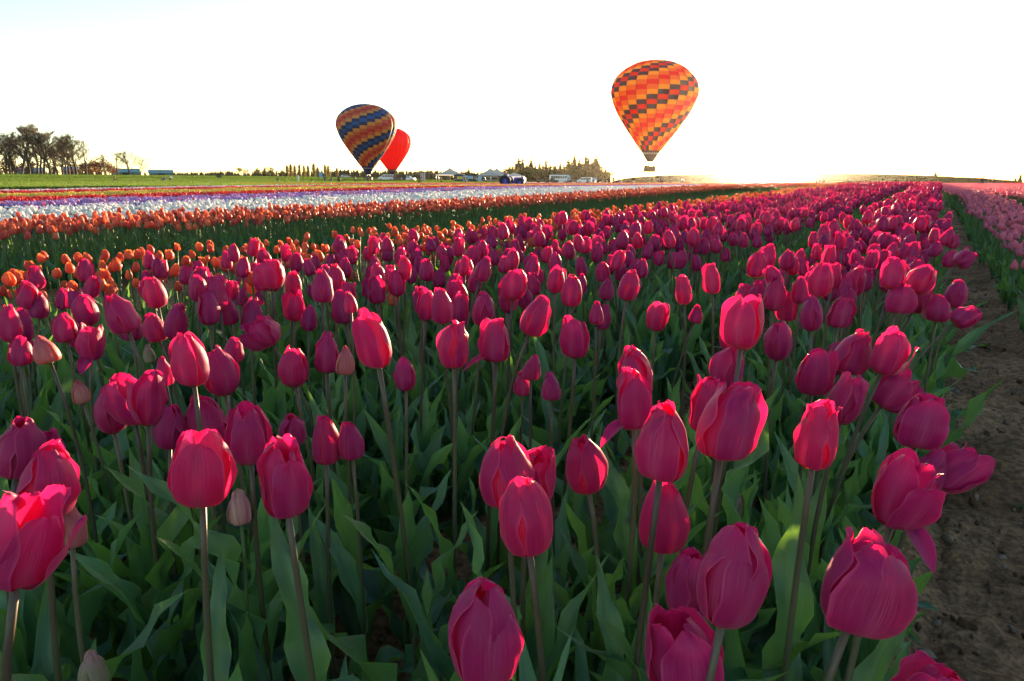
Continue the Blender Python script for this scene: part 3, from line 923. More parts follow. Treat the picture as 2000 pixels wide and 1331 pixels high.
LABELS_MAG = {
    0: ('magenta tulip of the path row', 'tulips of the path side row'),
    1: ('magenta tulip of the middle row', 'tulips of the middle magenta row'),
    2: ('magenta tulip of the left row', 'tulips of the left magenta row'),
}
rows = [(-.04, .52, 66), (.90, 1.64, 46), (1.83, 2.80, 42)]
cand = []
for ri, (a, b, dn) in enumerate(rows):
    x, y, s, t = bed_points(a, b, .6, 26, dn, 50 + ri)
    h = np.clip(rng.normal(.625, .04, len(x)), .48, .70) - .02 * ri
    z = terrain(x, y) + h
    px, py, dep = project(x, y, z)
    ok = in_view(x, y, z, 400) & (py < 645) & (py > 300)
    inside = (px > -20) & (px < W0 + 20)
    hh = .085 * FPX / dep
    for bx0, by0, bx1, by1, yd in UB:
        ok &= ~((np.abs(px - (bx0 + bx1) / 2) < (bx1 - bx0) * .5 + hh * .28) & (np.abs(py - (by0 + by1) / 2) < (by1 - by0) * .5 + hh * .3) & (y < yd + .05))
    # none where the photograph shows only leaves behind the nearest blooms
    ok &= ~((py > 560) & (rng.random(len(x)) < .5) & (ri > 0))
    ok &= ~((py > 560) & (rng.random(len(x)) < .75) & (ri == 0))
    # seen from the camera: do not let them pile up
    for xx, yy, zz, hv, d in zip(x[ok], y[ok], z[ok], h[ok], np.where(inside, dep, dep + 1000)[ok]): cand.append((d, ri, xx, yy, zz, hv))
cand.sort()
keepN = max(0, 300 - tulip_count)
for i, (d, ri, x, y, z, hv) in enumerate(cand[:keepN]):
    r_ = random.Random(5000 + i)
    H = r_.uniform(.072, .094)
    kd = r_.choice(['egg'] * 5 + ['cup'] * 3 + ['ragged', 'ragged', 'mbud'] + (['open'] if r_.random() < .6 else []))
    if kd == 'mbud': H *= .75; z -= .08
    tl = R(r_.gauss(0, 7)) + (R(r_.uniform(4, 26)) if ri == 0 and (N[0] * x + N[1] * y) < .12 else 0)
    lab, grp = LABELS_MAG[ri]
    ppx, ppy, _ = project(x, y, z)
    look = {'egg': 'closed', 'cup': 'cupped', 'ragged': 'torn', 'mbud': 'budded', 'open': 'opened'}[kd]
    tw = 'upright' if abs(tl) < R(6) else ('right-leaning' if tl > 0 else 'left-leaning')
    sz = 'nearer' if ppy > 500 else ('mid' if ppy > 440 else 'farther')
    lab = '%s, %s, %s %s %s' % (sz, look, tw, lab.replace('dense ', '').replace(' of the magenta bed', '').replace('left row near the orange tulips', 'row by the orange tulips'), where(float(ppx)))
    add_tulip('magenta_tulip', (x, y, z - H * .5), H, H * r_.uniform(.56, .70), tl, kd, lab, grp, 7000 + i, nleaf=3)
rest = cand[keepN:]
MAG_LOW = [low_tulip(300 + i, M_MAG, H=.60, bh=.086, bw=.056, nu=5, nv=7) for i in range(9)]
pts = np.array([(x, y, z - hv) for d, ri, x, y, z, hv in rest])
scl = np.array([hv / .60 for d, ri, x, y, z, hv in rest]) * rng.uniform(.95, 1.05, len(rest))

# leaves that fill the near rows: plants without a flower
def leaf_clump(seed, n=5):
    r_ = random.Random(seed); b = MB()
    for k in range(n):
        upr = k % 2 == 0
        P, uv = leaf_pts(r_.uniform(.33, .46) if upr else r_.uniform(.24, .40), r_.uniform(.016, .028), R(r_.uniform(3, 16)), R(r_.uniform(14, 62) if upr else r_.uniform(50, 125)), r_.uniform(.8, 1.5), seed * 9 + k, 5, 11, r_.uniform(-.9, .9))
        a = k * 6.28 / n + r_.uniform(-.6, .6); c, s_ = math.cos(a), math.sin(a)
        P = P @ np.array([[c, s_, 0], [-s_, c, 0], [0, 0, 1]]) + np.array([r_.uniform(-.02, .02), r_.uniform(-.02, .02), -.02])
        b.grid(P, 0, uv)
    return b.mesh('leaf_clump', [M_LEAF])


CL = [leaf_clump(600 + i) for i in range(10)]
lp = []
for ri, (a, b, dn) in enumerate(rows):
    x, y, s, t = bed_points(a - (.0 if ri == 0 else .03), b + .03, .25, 22, 60, 80 + ri)
    z = terrain(x, y)
    ok = in_view(x, y, z + .2, 300)
    lp.append(np.stack([x, y, z], -1)[ok])
lp = np.concatenate(lp)
far_ = np.hypot(lp[:, 0], lp[:, 1])
lp = lp[(far_ > .55)]
fd = np.hypot(lp[:, 0], lp[:, 1])
scatter('tulip_foliage', lp, tilt_rot(len(lp), .1), rng.uniform(.75, 1.1, len(lp)) * (1 + .22 * sm(1.5, 4, fd)), CL)

# farther out: patches
def far_patches(t0, t1, beds, seed, mats, H, n=12, bw=.05, bh=.075, hs=.1, weights=None, nvar=5, step=.42, leafn=16):
    src = [patch(seed * 10 + i, mats, H, hs, n=n, bh=bh, bw=bw, weights=weights, leafn=leafn) for i in range(nvar)]
    out = []
    for s0, s1 in beds:
        x, y, s, t = bed_points(s0, s1, t0, t1, 1 / step ** 2, seed + int(s0 * 10) % 97, .8)
        z = terrain(x, y) - .01
        ok = in_view(x, y, z + H, 450)
        out.append(np.stack([x, y, z], -1)[ok])
    return np.concatenate(out), src


pm, src = far_patches(26, 170, [(a + .05, b - .02) for a, b, d in rows], 3, [M_MAG], .63, n=10, bw=.056, bh=.085, hs=.14, leafn=12)
allp = np.concatenate([pts, pm])
MAGF = scatter('magenta_tulips', pts, tilt_rot(len(pts), .09), scl, MAG_LOW, None)
scatter('far_magenta_tulips', pm, tilt_rot(len(pm), .03) * np.array([1, 1, 1]), rng.uniform(.94, 1.05, len(pm)), src)


# ---- the other colours near enough to stand as single plants
def colour_bed(name, mat, beds, dens, H, hsd, bh, bw, nthing, labels, group, seed, t0, t1, parts=True, lows=6, kinds=('egg', 'egg', 'cup'), maxd=30, stem=None):
    C = []
    for bi, (a, b) in enumerate(beds):
        x, y, s, t = bed_points(a, b, t0, t1, dens, seed + bi)
        h = np.clip(rng.normal(H, hsd, len(x)), H * .7, H * 1.15)
        z = terrain(x, y)
        px, py, dep = project(x, y, z + h)
        ok = in_view(x, y, z + h, 450) & (py > 300) & (np.hypot(x, y) < maxd)
        inside = (px > 0) & (px < W0) & (py < H0)
        for q in zip(np.where(inside[ok], dep[ok], dep[ok] + 1000), x[ok], y[ok], z[ok], h[ok], [bi] * int(ok.sum())): C.append(q)
    C.sort()
    stem = stem or M_STEMG
    if parts:
        blooms = [bloom_mesh(random.Random(seed + i).choice(kinds), seed * 3 + i, mat, 5, 8) for i in range(6)]
        stems = []
        for i in range(4):
            lx, ly = random.Random(i).uniform(-.04, .04), random.Random(i + 9).uniform(-.04, .04)
            stems.append((MB().tube(stem_pts((0, 0, -.03), (lx, ly, 1.0), (lx, ly, 1), 5), .0042, 5, 0).mesh('stem', [stem]), lx, ly))
    else:
        whole = [low_tulip(seed * 5 + i, mat, H, bh, bw, 4, 5, 1, stem, kinds[i % len(kinds)]) for i in range(5)]
    for i, (d, x, y, z, h, bi) in enumerate(C[:nthing]):
        r_ = random.Random(seed * 100 + i)
        ppx, ppy, _ = project(x, y, z + h)
        a_, b_ = beds[bi]; fr = ((N[0] * x + N[1] * y) - a_) / (b_ - a_)
        lab = labels[bi % len(labels)] + (', near side ' if fr < .33 else ', midst ' if fr < .67 else ', far side ') + where(float(ppx)) + (', taller' if h > H * 1.05 else ', shorter' if h < H * .95 else ''); grp = group if len(labels) == 1 else group + ', bed ' + 'abcdefgh'[bi]
        if parts:
            root = empty(name, (x, y, z), r_.uniform(0, 6.28)); tag(root, lab, 'tulip', grp)
            k = r_.uniform(.85, 1.15)
            m, lx, ly = stems[r_.randrange(4)]
            hs_ = h - bh * k
            link('stem', m, root, Matrix.Diagonal((1, 1, hs_, 1)))
            e = Euler((r_.gauss(0, .12), r_.gauss(0, .12), r_.uniform(0, 6))).to_matrix().to_4x4()
            link('bloom', blooms[r_.randrange(6)], root, Matrix.Translation((lx, ly, hs_)) @ e @ Matrix.Diagonal((bw * k / .66, bw * k / .66, bh * k, 1)))
            for j in range(2):
                sc = H / .6 * r_.uniform(.75, 1.05)
                link('leaf', LEAVES[(0, 2, 1, 0)[j + 2 * (i % 2)] + 3 * r_.randrange(4)], root, Matrix.Translation((0, 0, -.01)) @ Matrix.Rotation(r_.uniform(0, 6.28), 4, 'Z') @ Matrix.Diagonal((sc, sc, sc, 1)))
        else:
            o = link(name, whole[r_.randrange(5)])
            o.location = (x, y, z); o.rotation_euler = (r_.gauss(0, .05), r_.gauss(0, .05), r_.uniform(0, 6.28))
            sc = h / H; o.scale = (sc, sc, sc)
            tag(o, lab, 'tulip', grp)
    rs = C[nthing:]
    if rs:
        src_ = [low_tulip(seed * 7 + i, mat, H, bh, bw, 4, 5, 2, stem, kinds[i % len(kinds)]) for i in range(lows)]
        q = np.array([(x, y, z) for d, x, y, z, h, bi in rs])
        scatter(name + 's', q, tilt_rot(len(q), .06), np.array([h / H for d, x, y, z, h, bi in rs]), src_)


colour_bed('orange_tulip', M_ORA, [(2.95, 4.05)], 74, .48, .05, .052, .035, 300, ['orange tulip in the low bed'], 'orange tulips', 21, 1, 30, kinds=('cup', 'egg', 'ragged'))
colour_bed('orange_tulip', M_ORA, [(1.9, 2.9)], 7, .50, .05, .060, .044, 60, ['orange tulip in among the magenta ones'], 'orange tulips among magenta', 23, 1.5, 12, kinds=('cup', 'egg', 'cup'))
colour_bed('coral_tulip', M_COR, [(6.0, 7.9)], 84, .555, .028, .060, .038, 300, ['coral tulip in the tall bed'], 'coral tulips', 31, 1.5, 30)
colour_bed('pink_tulip', M_PNK, [(-1.28, -.52), (-2.45, -1.8)], 56, .46, .04, .064, .043, 300, ['pink tulip across the path', 'pink tulip in the second pink row'], 'pink tulips', 41, 3.0, 26)
colour_bed('purple_tulip', M_PUR, [(8.2, 9.2)], 30, .44, .03, .062, .046, 200, ['dark purple tulip'], 'purple tulips', 51, 2, 24, parts=False, maxd=26)
colour_bed('white_tulip', M_WHT, [(9.4, 13.2)], 58, .46, .025, .068, .058, 300, ['white tulip in the broad bed'], 'white tulips', 61, 2, 30, parts=False, maxd=32)

FAR = [
    ('far_orange_tulips', [(2.95, 4.05)], 26, 170, [M_ORA], .48, None),
    ('far_coral_tulips', [(6.0, 7.9)], 26, 170, [M_COR], .56, None),
    ('far_pink_tulips', [(-1.30, -.50), (-2.5, -1.75)], 22, 150, [M_PNK], .46, None),
    ('outer_pink_tulips', [(-3.75, -3.0), (-4.9, -4.1), (-6.0, -5.2), (-7.2, -6.4), (-8.4, -7.6)], 3, 150, [M_PNK], .46, None),
    ('far_red_tulips', [(-16, -9.4)], 20, 150, [M_RED], .48, None),
    ('far_white_tulips', [(9.4, 13.2)], 22, 170, [M_WHT], .45, None),
    ('far_purple_tulips', [(8.2, 9.2)], 20, 170, [M_PUR], .46, None),
    ('mixed_tulips', [(13.3, 15.4)], 3, 170, [M_WHT, M_LAV, M_PUR], .45, (7, 3, .4)),
    ('lavender_tulips', [(15.8, 19.5)], 3, 170, [M_LAV, M_PNK], .45, (3, 1)),
    ('red_tulips', [(20.3, 23.6), (30.2, 34.5)], 4, 170, [M_RED], .45, None),
    ('yellow_tulips', [(24.6, 29.6)], 4, 170, [M_YEL], .45, None),
    ('pale_pink_tulips', [(35.5, 38.5)], 6, 170, [M_WHT, M_PNK], .45, (2, 1)),
    ('distant_orange_tulips', [(50, 55), (61, 68), (74, 80)], 8, 190, [M_ORA, M_COR], .45, (2, 1)),
]
for i, (nm, beds, t0, t1, mats, H, wts) in enumerate(FAR):
    st_ = .42 if t0 > 15 or nm.startswith('outer') else .46
    if nm == 'distant_orange_tulips': t0, st_ = 60, .9
    q, src = far_patches(t0, t1, beds, 70 + i, mats, H, n=22 if t0 < 9 and 'outer' not in nm else (9 if 'pink' in nm else 14), weights=wts, step=st_, hs=.08, bw=.058 if M_WHT in mats else (.046 if 'pink' in nm else (.066 if t0 < 9 else .052)), nvar=4, leafn=6 if t0 < 9 else 12)
    if nm == 'distant_orange_tulips': pass
    s_ = rng.uniform(.92, 1.06, len(q))
    scatter(nm, q, tilt_rot(len(q), .02), s_ if st_ < .6 else np.stack([s_ * 1.8, s_ * 1.8, s_], -1), src)

# ---- PART2

# ------------------------------------------------------------------ far things: helpers
def at_px(px, py, d):
    """world point seen at picture position px,py at the horizontal distance d"""
    r_ = ray(px, py)
    k = d / math.hypot(r_[0], r_[1])
    return np.array([r_[0] * k, r_[1] * k, EYE + r_[2] * k])


def ground_at(px, d):
    x, y, z = at_dist(px, d)
    s = N[0] * x + N[1] * y; t = U[0] * x + U[1] * y
    s0 = 46.5 + 34 * float(sm(48, 62, t))
    return x, y, z + (.12 if s > s0 else 0)


def face_cam(x, y): return math.atan2(-x, y)      # rotation that turns local -Y towards the camera (local X runs to the picture's right)


# ------------------------------------------------------------------ balloons
def fabric(name, col, tr=.66):
    N_ = NT(name)
    tc = N_.n('ShaderNodeTexCoord'); nz = N_.n('ShaderNodeTexNoise'); nz.inputs['Scale'].default_value = .8; N_.l(tc, nz, 3, 0)
    cc = mixc(N_, tuple(c * .9 for c in col), tuple(min(1, c * 1.08) for c in col), nz.outputs[0])
    d = N_.n('ShaderNodeBsdfPrincipled'); d.inputs['Roughness'].default_value = .6; N_.t.links.new(cc, d.inputs[0])
    t = N_.n('ShaderNodeBsdfTranslucent'); N_.t.links.new(cc, t.inputs[0])
    mx = N_.n('ShaderNodeMixShader'); mx.inputs[0].default_value = tr
    N_.l(d, mx, 0, 1); N_.l(t, mx, 0, 2); N_.l(mx, N_.out)
    return N_.m


F_YEL = fabric('yellow_nylon', (.93, .56, .05)); F_ORA = fabric('orange_nylon', (.86, .25, .04)); F_RED = fabric('red_nylon', (.80, .05, .03))
F_DRK = fabric('black_nylon', (.07, .055, .06), .3); F_BLU = fabric('blue_nylon', (.03, .13, .42), .45); F_NAV = fabric('navy_nylon', (.03, .05, .14), .35)
F_GRN = fabric('teal_nylon', (.05, .40, .34)); F_PLAIN = fabric('plain_red_nylon', (.85, .02, .03), .6)
F_OLD = fabric('gold_nylon', (.62, .36, .08), .45); F_RUST = fabric('rust_nylon', (.55, .15, .07), .45); F_BRICK = fabric('brick_nylon', (.52, .06, .05), .45)
F_WHT = fabric('white_nylon', (.8, .78, .72))
M_WICK = solid('wicker', (.30, .19, .10), .8, nscale=9, amt=.4, stretch=(1, 1, 6))
M_STEEL = solid('steel', (.35, .35, .36), .35, .8)
M_ROPE = solid('rope', (.10, .09, .08), .8)
M_TAPE = solid('seam_tape', (.10, .09, .09), .8)
M_LEATH = solid('leather', (.09, .05, .03), .6)
PR = np.array([(0, .075), (.06, .15), (.13, .237), (.25, .41), (.355, .56), (.46, .70), (.566, .83), (.67, .925), (.79, 1.0), (.87, .985), (.93, .945), (.99, .86), (1.066, .70), (1.13, .47), (1.155, .25), (1.165, .04)])


def balloon(label, px, py, d, Dm, rowcols, ground_gap, yaw, single=None, skirt=F_DRK, crown=None, ngore=24, nrow=26, lean=0.0, phase=0):
    P = at_px(px, py, d)                                   # the mouth of the envelope
    root = empty('hot_air_balloon', (P[0], P[1], P[2] - 2.05)); tag(root, label, 'hot air balloon', 'hot air balloons over the field')
    root.rotation_euler = (0, lean, 0)
    z0 = 2.05
    # meridian resampled by arc length
    dd = np.linspace(0, 1, 400); tt = np.linspace(0, 1, len(PR))
    h = curve(tt, PR[:, 0], dd) * Dm; r = curve(tt, PR[:, 1], dd) * Dm / 2
    arc = np.concatenate([[0], np.cumsum(np.hypot(np.diff(h), np.diff(r)))]); arc /= arc[-1]
    a0 = float(np.interp(.13 * Dm, h, arc))
    cuts = a0 + (1 - a0) * (np.linspace(0, 1, nrow + 1) ** .93)
    mats = {}
    todo = []
    view = math.atan2(-P[1], -P[0])
    ga = 2 * math.pi / ngore
    for j in range(nrow):
        aa = np.linspace(cuts[j], cuts[j + 1], 3)
        hh = np.interp(aa, arc, h); rr = np.interp(aa, arc, r)
        u = np.linspace(-1, 1, 5)
        th = u * ga / 2
        G = np.zeros((3, 5, 3))
        for i in range(3):
            bul = 1 + .045 * (1 - u ** 2) + (.004 if i == 1 else 0)
            G[i, :, 0] = rr[i] * bul * np.cos(th); G[i, :, 1] = rr[i] * bul * np.sin(th); G[i, :, 2] = hh[i] + z0
        me = None
        for g in range(ngore):
            a = yaw + g * ga
            top = nrow - 1 - j                             # rows counted from the crown
            m = single if single else rowcols[(top + (g if True else 0) + phase) % len(rowcols)]
            if crown and top < 1: m = crown
            dr = float(np.hypot(np.diff(hh).sum(), np.diff(rr).sum()))
            nz = -np.gradient(rr)[1] / (dr + 1e-6) * 2
            facing = math.cos(a - view)
            area = rr[1] * facing if facing > 0 else facing * rr[1]
            todo.append([area, j, g, a, G, m])
    todo.sort(key=lambda q: -q[0])
    cache = {}
    for q in todo[:300]:
        area, j, g, a, G, m = q
        if j not in cache:
            cache[j] = MB().grid(G).mesh('panel', [m])
        o = link('panel', cache[j], root, Matrix.Rotation(a, 4, 'Z'))
        o.material_slots[0].link = 'OBJECT'; o.material_slots[0].material = m
    b = MB(); ml = []
    for area, j, g, a, G, m in todo[300:]:
        if m not in ml: ml.append(m)
        c, s_ = math.cos(a), math.sin(a)
        Q = G.copy(); Q[..., 0] = c * G[..., 0] - s_ * G[..., 1]; Q[..., 1] = s_ * G[..., 0] + c * G[..., 1]
        b.grid(Q, ml.index(m))
    o = b.build('envelope', ml, root); o['kind'] = 'stuff'
    # skirt below the panels with a row of pale vents
    k = np.linspace(0, a0, 5); hh = np.interp(k, arc, h); rr = np.interp(k, arc, r)
    MB().lathe([(rr[i], hh[i] + z0) for i in range(5)], 24).build('skirt', [skirt], root)
    vb = MB()
    hv = hh[3] + z0; rv = (rr[3]) * 1.015
    for g in range(24):
        a = g * ga; c, s_ = math.cos(a), math.sin(a)
        w = rv * ga * .33; th_ = .16
        vb.add([(c * rv - s_ * w, s_ * rv + c * w, hv - th_), (c * rv + s_ * w, s_ * rv - c * w, hv - th_), (c * (rv + .07) + s_ * w, s_ * (rv + .07) - c * w, hv + th_), (c * (rv + .07) - s_ * w, s_ * (rv + .07) + c * w, hv + th_)], [(0, 1, 2, 3)])
    vb.build('vent_band', [F_WHT], root)
    tb = MB()
    kk = np.linspace(a0, .995, 26)
    for g in range(ngore):
        a = yaw + (g + .5) * ga; c, s_ = math.cos(a), math.sin(a)
        pts = [(c * float(np.interp(q, arc, r)) * 1.004, s_ * float(np.interp(q, arc, r)) * 1.004, float(np.interp(q, arc, h)) + z0) for q in kk]
        tb.tube(pts, .035, 3, cap=False)
    tb.build('seam', [M_TAPE], root)
    MB().lathe([(.25, 0), (.32, .05), (.25, .1), (.18, .05), (.25, 0)], 16, 0, (0, 0, PR[-1, 0] * Dm + z0 - .05)).build('crown_ring', [M_STEEL], root)
    # basket: woven tub with padded rim, burner frame on four uprights, cables
    bw, bd, bh = 1.15, .72, 1.12
    b = MB()
    for i in range(9):
        zz = i * bh / 9; k_ = 1.0 + .02 * (i % 2)
        b.box((-bw * k_, -bd * k_, zz), (bw * k_, bd * k_, zz + bh / 9 - .008))
    b.build('basket', [M_WICK], root, smooth=False)
    b = MB()
    b.tube([(-bw, -bd, bh), (bw, -bd, bh), (bw, bd, bh), (-bw, bd, bh), (-bw, -bd, bh)], .06, 6)
    b.build('rim_padding', [M_LEATH], root)
    b = MB()
    for sx in (-1, 1):
        for sy in (-1, 1):
            b.tube([(sx * bw * .9, sy * bd * .9, bh), (sx * .55, sy * .5, bh + .5)], .025, 5)
    b.build('upright', [M_STEEL], root)
    b = MB(); b.box((-.55, -.5, bh + .48), (.55, .5, bh + .54)); b.lathe([(.16, 0), (.2, .1), (.2, .28), (.1, .31)], 10, 0, (-.25, 0, bh + .54)); b.lathe([(.16, 0), (.2, .1), (.2, .28), (.1, .31)], 10, 0, (.25, 0, bh + .54))
    b.build('burner', [M_STEEL], root)
    for k_ in range(8):
        a = k_ * math.pi / 4 + .4
        MB().tube([(.5 * math.cos(a), .45 * math.sin(a), bh + .54), (PR[0, 1] * Dm / 2 * math.cos(a), PR[0, 1] * Dm / 2 * math.sin(a), z0)], .014, 3).build('cable', [M_ROPE], root)
    return root


# ------------------------------------------------------------------ people
M_SKIN = solid('skin', (.45, .27, .19), .6)
M_HAIRS = [solid('dark_hair', (.02, .015, .012), .6), solid('fair_hair', (.25, .16, .07), .6)]
CLOTH = {n: solid(n + '_cloth', c, .85, nscale=6, amt=.25) for n, c in dict(black=(.02, .02, .024), navy=(.02, .03, .08), grey=(.14, .14, .15), blue=(.02, .07, .32), white=(.75, .75, .75), red=(.40, .03, .03), olive=(.10, .09, .04), brown=(.12, .07, .04), teal=(.03, .18, .2), denim=(.06, .09, .17)).items()}
POSES = {
    'stand': dict(hipz=.92, kn=(.03, -.04), ank=(0, 0), el=(.0, .0), ha=(-.05, -.05), lean=0),
    'photo': dict(hipz=.91, kn=(.03, -.03), ank=(0, .02), el=(-.12, -.12), ha=(-.30, -.30), lean=-.04, handz=1.45),
    'walk': dict(hipz=.90, kn=(-.18, .10), ank=(-.26, .30), el=(.10, -.10), ha=(.12, -.26), lean=-.05),
    'bend': dict(hipz=.86, kn=(-.12, -.10), ank=(0, .03), el=(-.42, -.40), ha=(-.50, -.52), lean=-.42, handz=.85),
    'crouch': dict(hipz=.42, kn=(-.38, -.36), ank=(-.05, 0), el=(-.30, -.30), ha=(-.48, -.48), lean=-.22, handz=.62, kz=.46),
    'sit': dict(hipz=.48, kn=(-.42, -.42), ank=(-.42, -.42), el=(-.10, -.10), ha=(-.36, -.36), lean=-.05, handz=.62, kz=.48),
}
_dg = None
BODY = {}


def skin_mesh(name, verts, edges, radii, root=0, mats=(), sub=1):
    me = bpy.data.meshes.new(name + '_cage')
    me.from_pydata([tuple(v) for v in verts], edges, [])
    o = bpy.data.objects.new(name, me)
    COL.objects.link(o)
    md = o.modifiers.new('skin', 'SKIN'); md.use_smooth_shade = True
    if not me.skin_vertices: me.attributes.new
    sv = me.skin_vertices[0].data
    for i, r_ in enumerate(radii):
        r2 = r_ if isinstance(r_, tuple) else (r_, r_)
        sv[i].radius = r2; sv[i].use_root = (i == root)
    if sub:
        ss = o.modifiers.new('sub', 'SUBSURF'); ss.levels = sub; ss.render_levels = sub
    return o


def body_parts(pose):
    p = POSES[pose]; hz = p['hipz']; ln = p['lean']
    kz = p.get('kz', hz * .52)
    def tor(f): return (0, ln * f, hz + f * .60 * math.sqrt(max(.2, 1 - (ln * 1.2) ** 2)))
    pel, wai, che, nec = tor(.0), tor(.35), tor(.72), tor(.98)
    hd = (0, nec[1] + ln * .25 - .02, nec[2] + .10); top = (0, hd[1] + ln * .1 - .01, hd[2] + .13)
    V = [pel, wai, che, nec, hd, top]; E = [(0, 1), (1, 2), (2, 3), (3, 4), (4, 5)]; Rr = [(.15, .11), (.14, .10), (.17, .115), .055, .085, .075]
    up = []
    for i, sx in enumerate((-1, 1)):
        n0 = len(V)
        V += [(sx * .10, pel[1], hz - .06), (sx * .11, p['kn'][i], kz), (sx * .11, p['ank'][i], .09), (sx * .12, p['ank'][i] - .16, .04)]
        Rr += [.095, .062, .045, (.045, .035)]
        E += [(0, n0), (n0, n0 + 1), (n0 + 1, n0 + 2), (n0 + 2, n0 + 3)]
    hdz = p.get('handz', hz - .08)
    for i, sx in enumerate((-1, 1)):
        n0 = len(V)
        sh = (sx * .20, che[1], che[2] + .10)
        el = (sx * .25, sh[1] + p['el'][i], max(sh[2] - .28, .2) if hdz < sh[2] - .1 else sh[2] - .20)
        ha = (sx * (.24 if hdz < 1.2 else .06), sh[1] + p['ha'][i], hdz)
        V += [sh, el, ha, (ha[0], ha[1] - .05, ha[2] - .06)]
        Rr += [.062, .047, .035, .038]
        E += [(2, n0), (n0, n0 + 1), (n0 + 1, n0 + 2), (n0 + 2, n0 + 3)]
    return V, E, Rr


def eval_mesh(o, name):
    dg = bpy.context.evaluated_depsgraph_get()
    me = bpy.data.meshes.new_from_object(o.evaluated_get(dg))
    me.name = name
    old = o.data
    bpy.data.objects.remove(o)
    return me


def make_bodies():
    for pose in POSES:
        V, E, Rr = body_parts(pose)
        tmp = {'body': skin_mesh('body', V, E, Rr)}
        grow = lambda r_, k: tuple(x * k + .008 for x in r_) if isinstance(r_, tuple) else r_ * k + .008
        # jacket: trunk and sleeves
        idx = [0, 1, 2, 3, 14, 15, 16, 18, 19, 20]
        mp = {v: i for i, v in enumerate(idx)}
        ee = [(mp[a], mp[b]) for a, b in E if a in mp and b in mp]
        rr = [grow(Rr[i], 1.14) for i in idx]; rr[3] = .06
        vv = [V[i] for i in idx]; vv[3] = tuple(np.array(V[3]) * .75 + np.array(V[2]) * .25)
        tmp['jacket'] = skin_mesh('jacket', vv, ee, rr)
        idx = [0, 6, 7, 8, 10, 11, 12]
        mp = {v: i for i, v in enumerate(idx)}
        tmp['trousers'] = skin_mesh('trousers', [V[i] for i in idx], [(mp[a], mp[b]) for a, b in E if a in mp and b in mp], [grow(Rr[i], 1.12) for i in idx])
        bpy.context.view_layer.update()
        BODY[pose] = {k: eval_mesh(o, k) for k, o in tmp.items()}
        BODY[pose]['hd'] = V[4]
        h = MB(); c = np.array(V[4]) + np.array([0, .02, .055])
        h.ball(c, .112, 0, 9, 6, 1.0)
        BODY[pose]['hair'] = h.mesh('hair', [M_HAIRS[0]])
        f = MB()
        hx, hy, hzz = V[4]
        for sx in (-1, 1): f.ball((hx + sx * .035, hy - .088, hzz + .05), .012, 0, 5, 4)
        BODY[pose]['eyes'] = f.mesh('eyes', [M_HAIRS[0]])


make_bodies()


def person(x, y, z, pose, rz, jacket, trousers, label, group=None, hair=0, scale=1.0):
    root = empty('person', (x, y, z), rz, scale); tag(root, label, 'person', group)
    B = BODY[pose]
    for nm, m in (('body', M_SKIN), ('jacket', CLOTH[jacket]), ('trousers', CLOTH[trousers]), ('hair', M_HAIRS[hair]), ('eyes', M_HAIRS[0])):
        me = B[nm]
        if not me.materials: me.materials.append(m)
        o = link('face' if nm == 'eyes' else nm, me, root)
        o.material_slots[0].link = 'OBJECT'; o.material_slots[0].material = m
    return root


# ------------------------------------------------------------------ trees
M_BARK = solid('bark', (.10, .075, .055), .9, nscale=3, amt=.35)
M_TWIG = solid('twigs', (.14, .095, .06), .9)
M_BUDS = organic('spring_buds', (.13, .12, .04), .4, (.3, .26, .06), rough=.7, var=.2)
M_NEED = organic('conifer_needles', (.030, .040, .016), .2, (.10, .09, .025), rough=.8, var=.25)
M_POP = organic('poplar_twigs', (.25, .20, .10), .4, (.4, .32, .12), rough=.8, var=.25)  # paler than the twigs: distance haze is put into this colour
M_ORCH = organic('orchard_foliage', (.055, .065, .022), .3, (.18, .16, .05), rough=.8, var=.3)


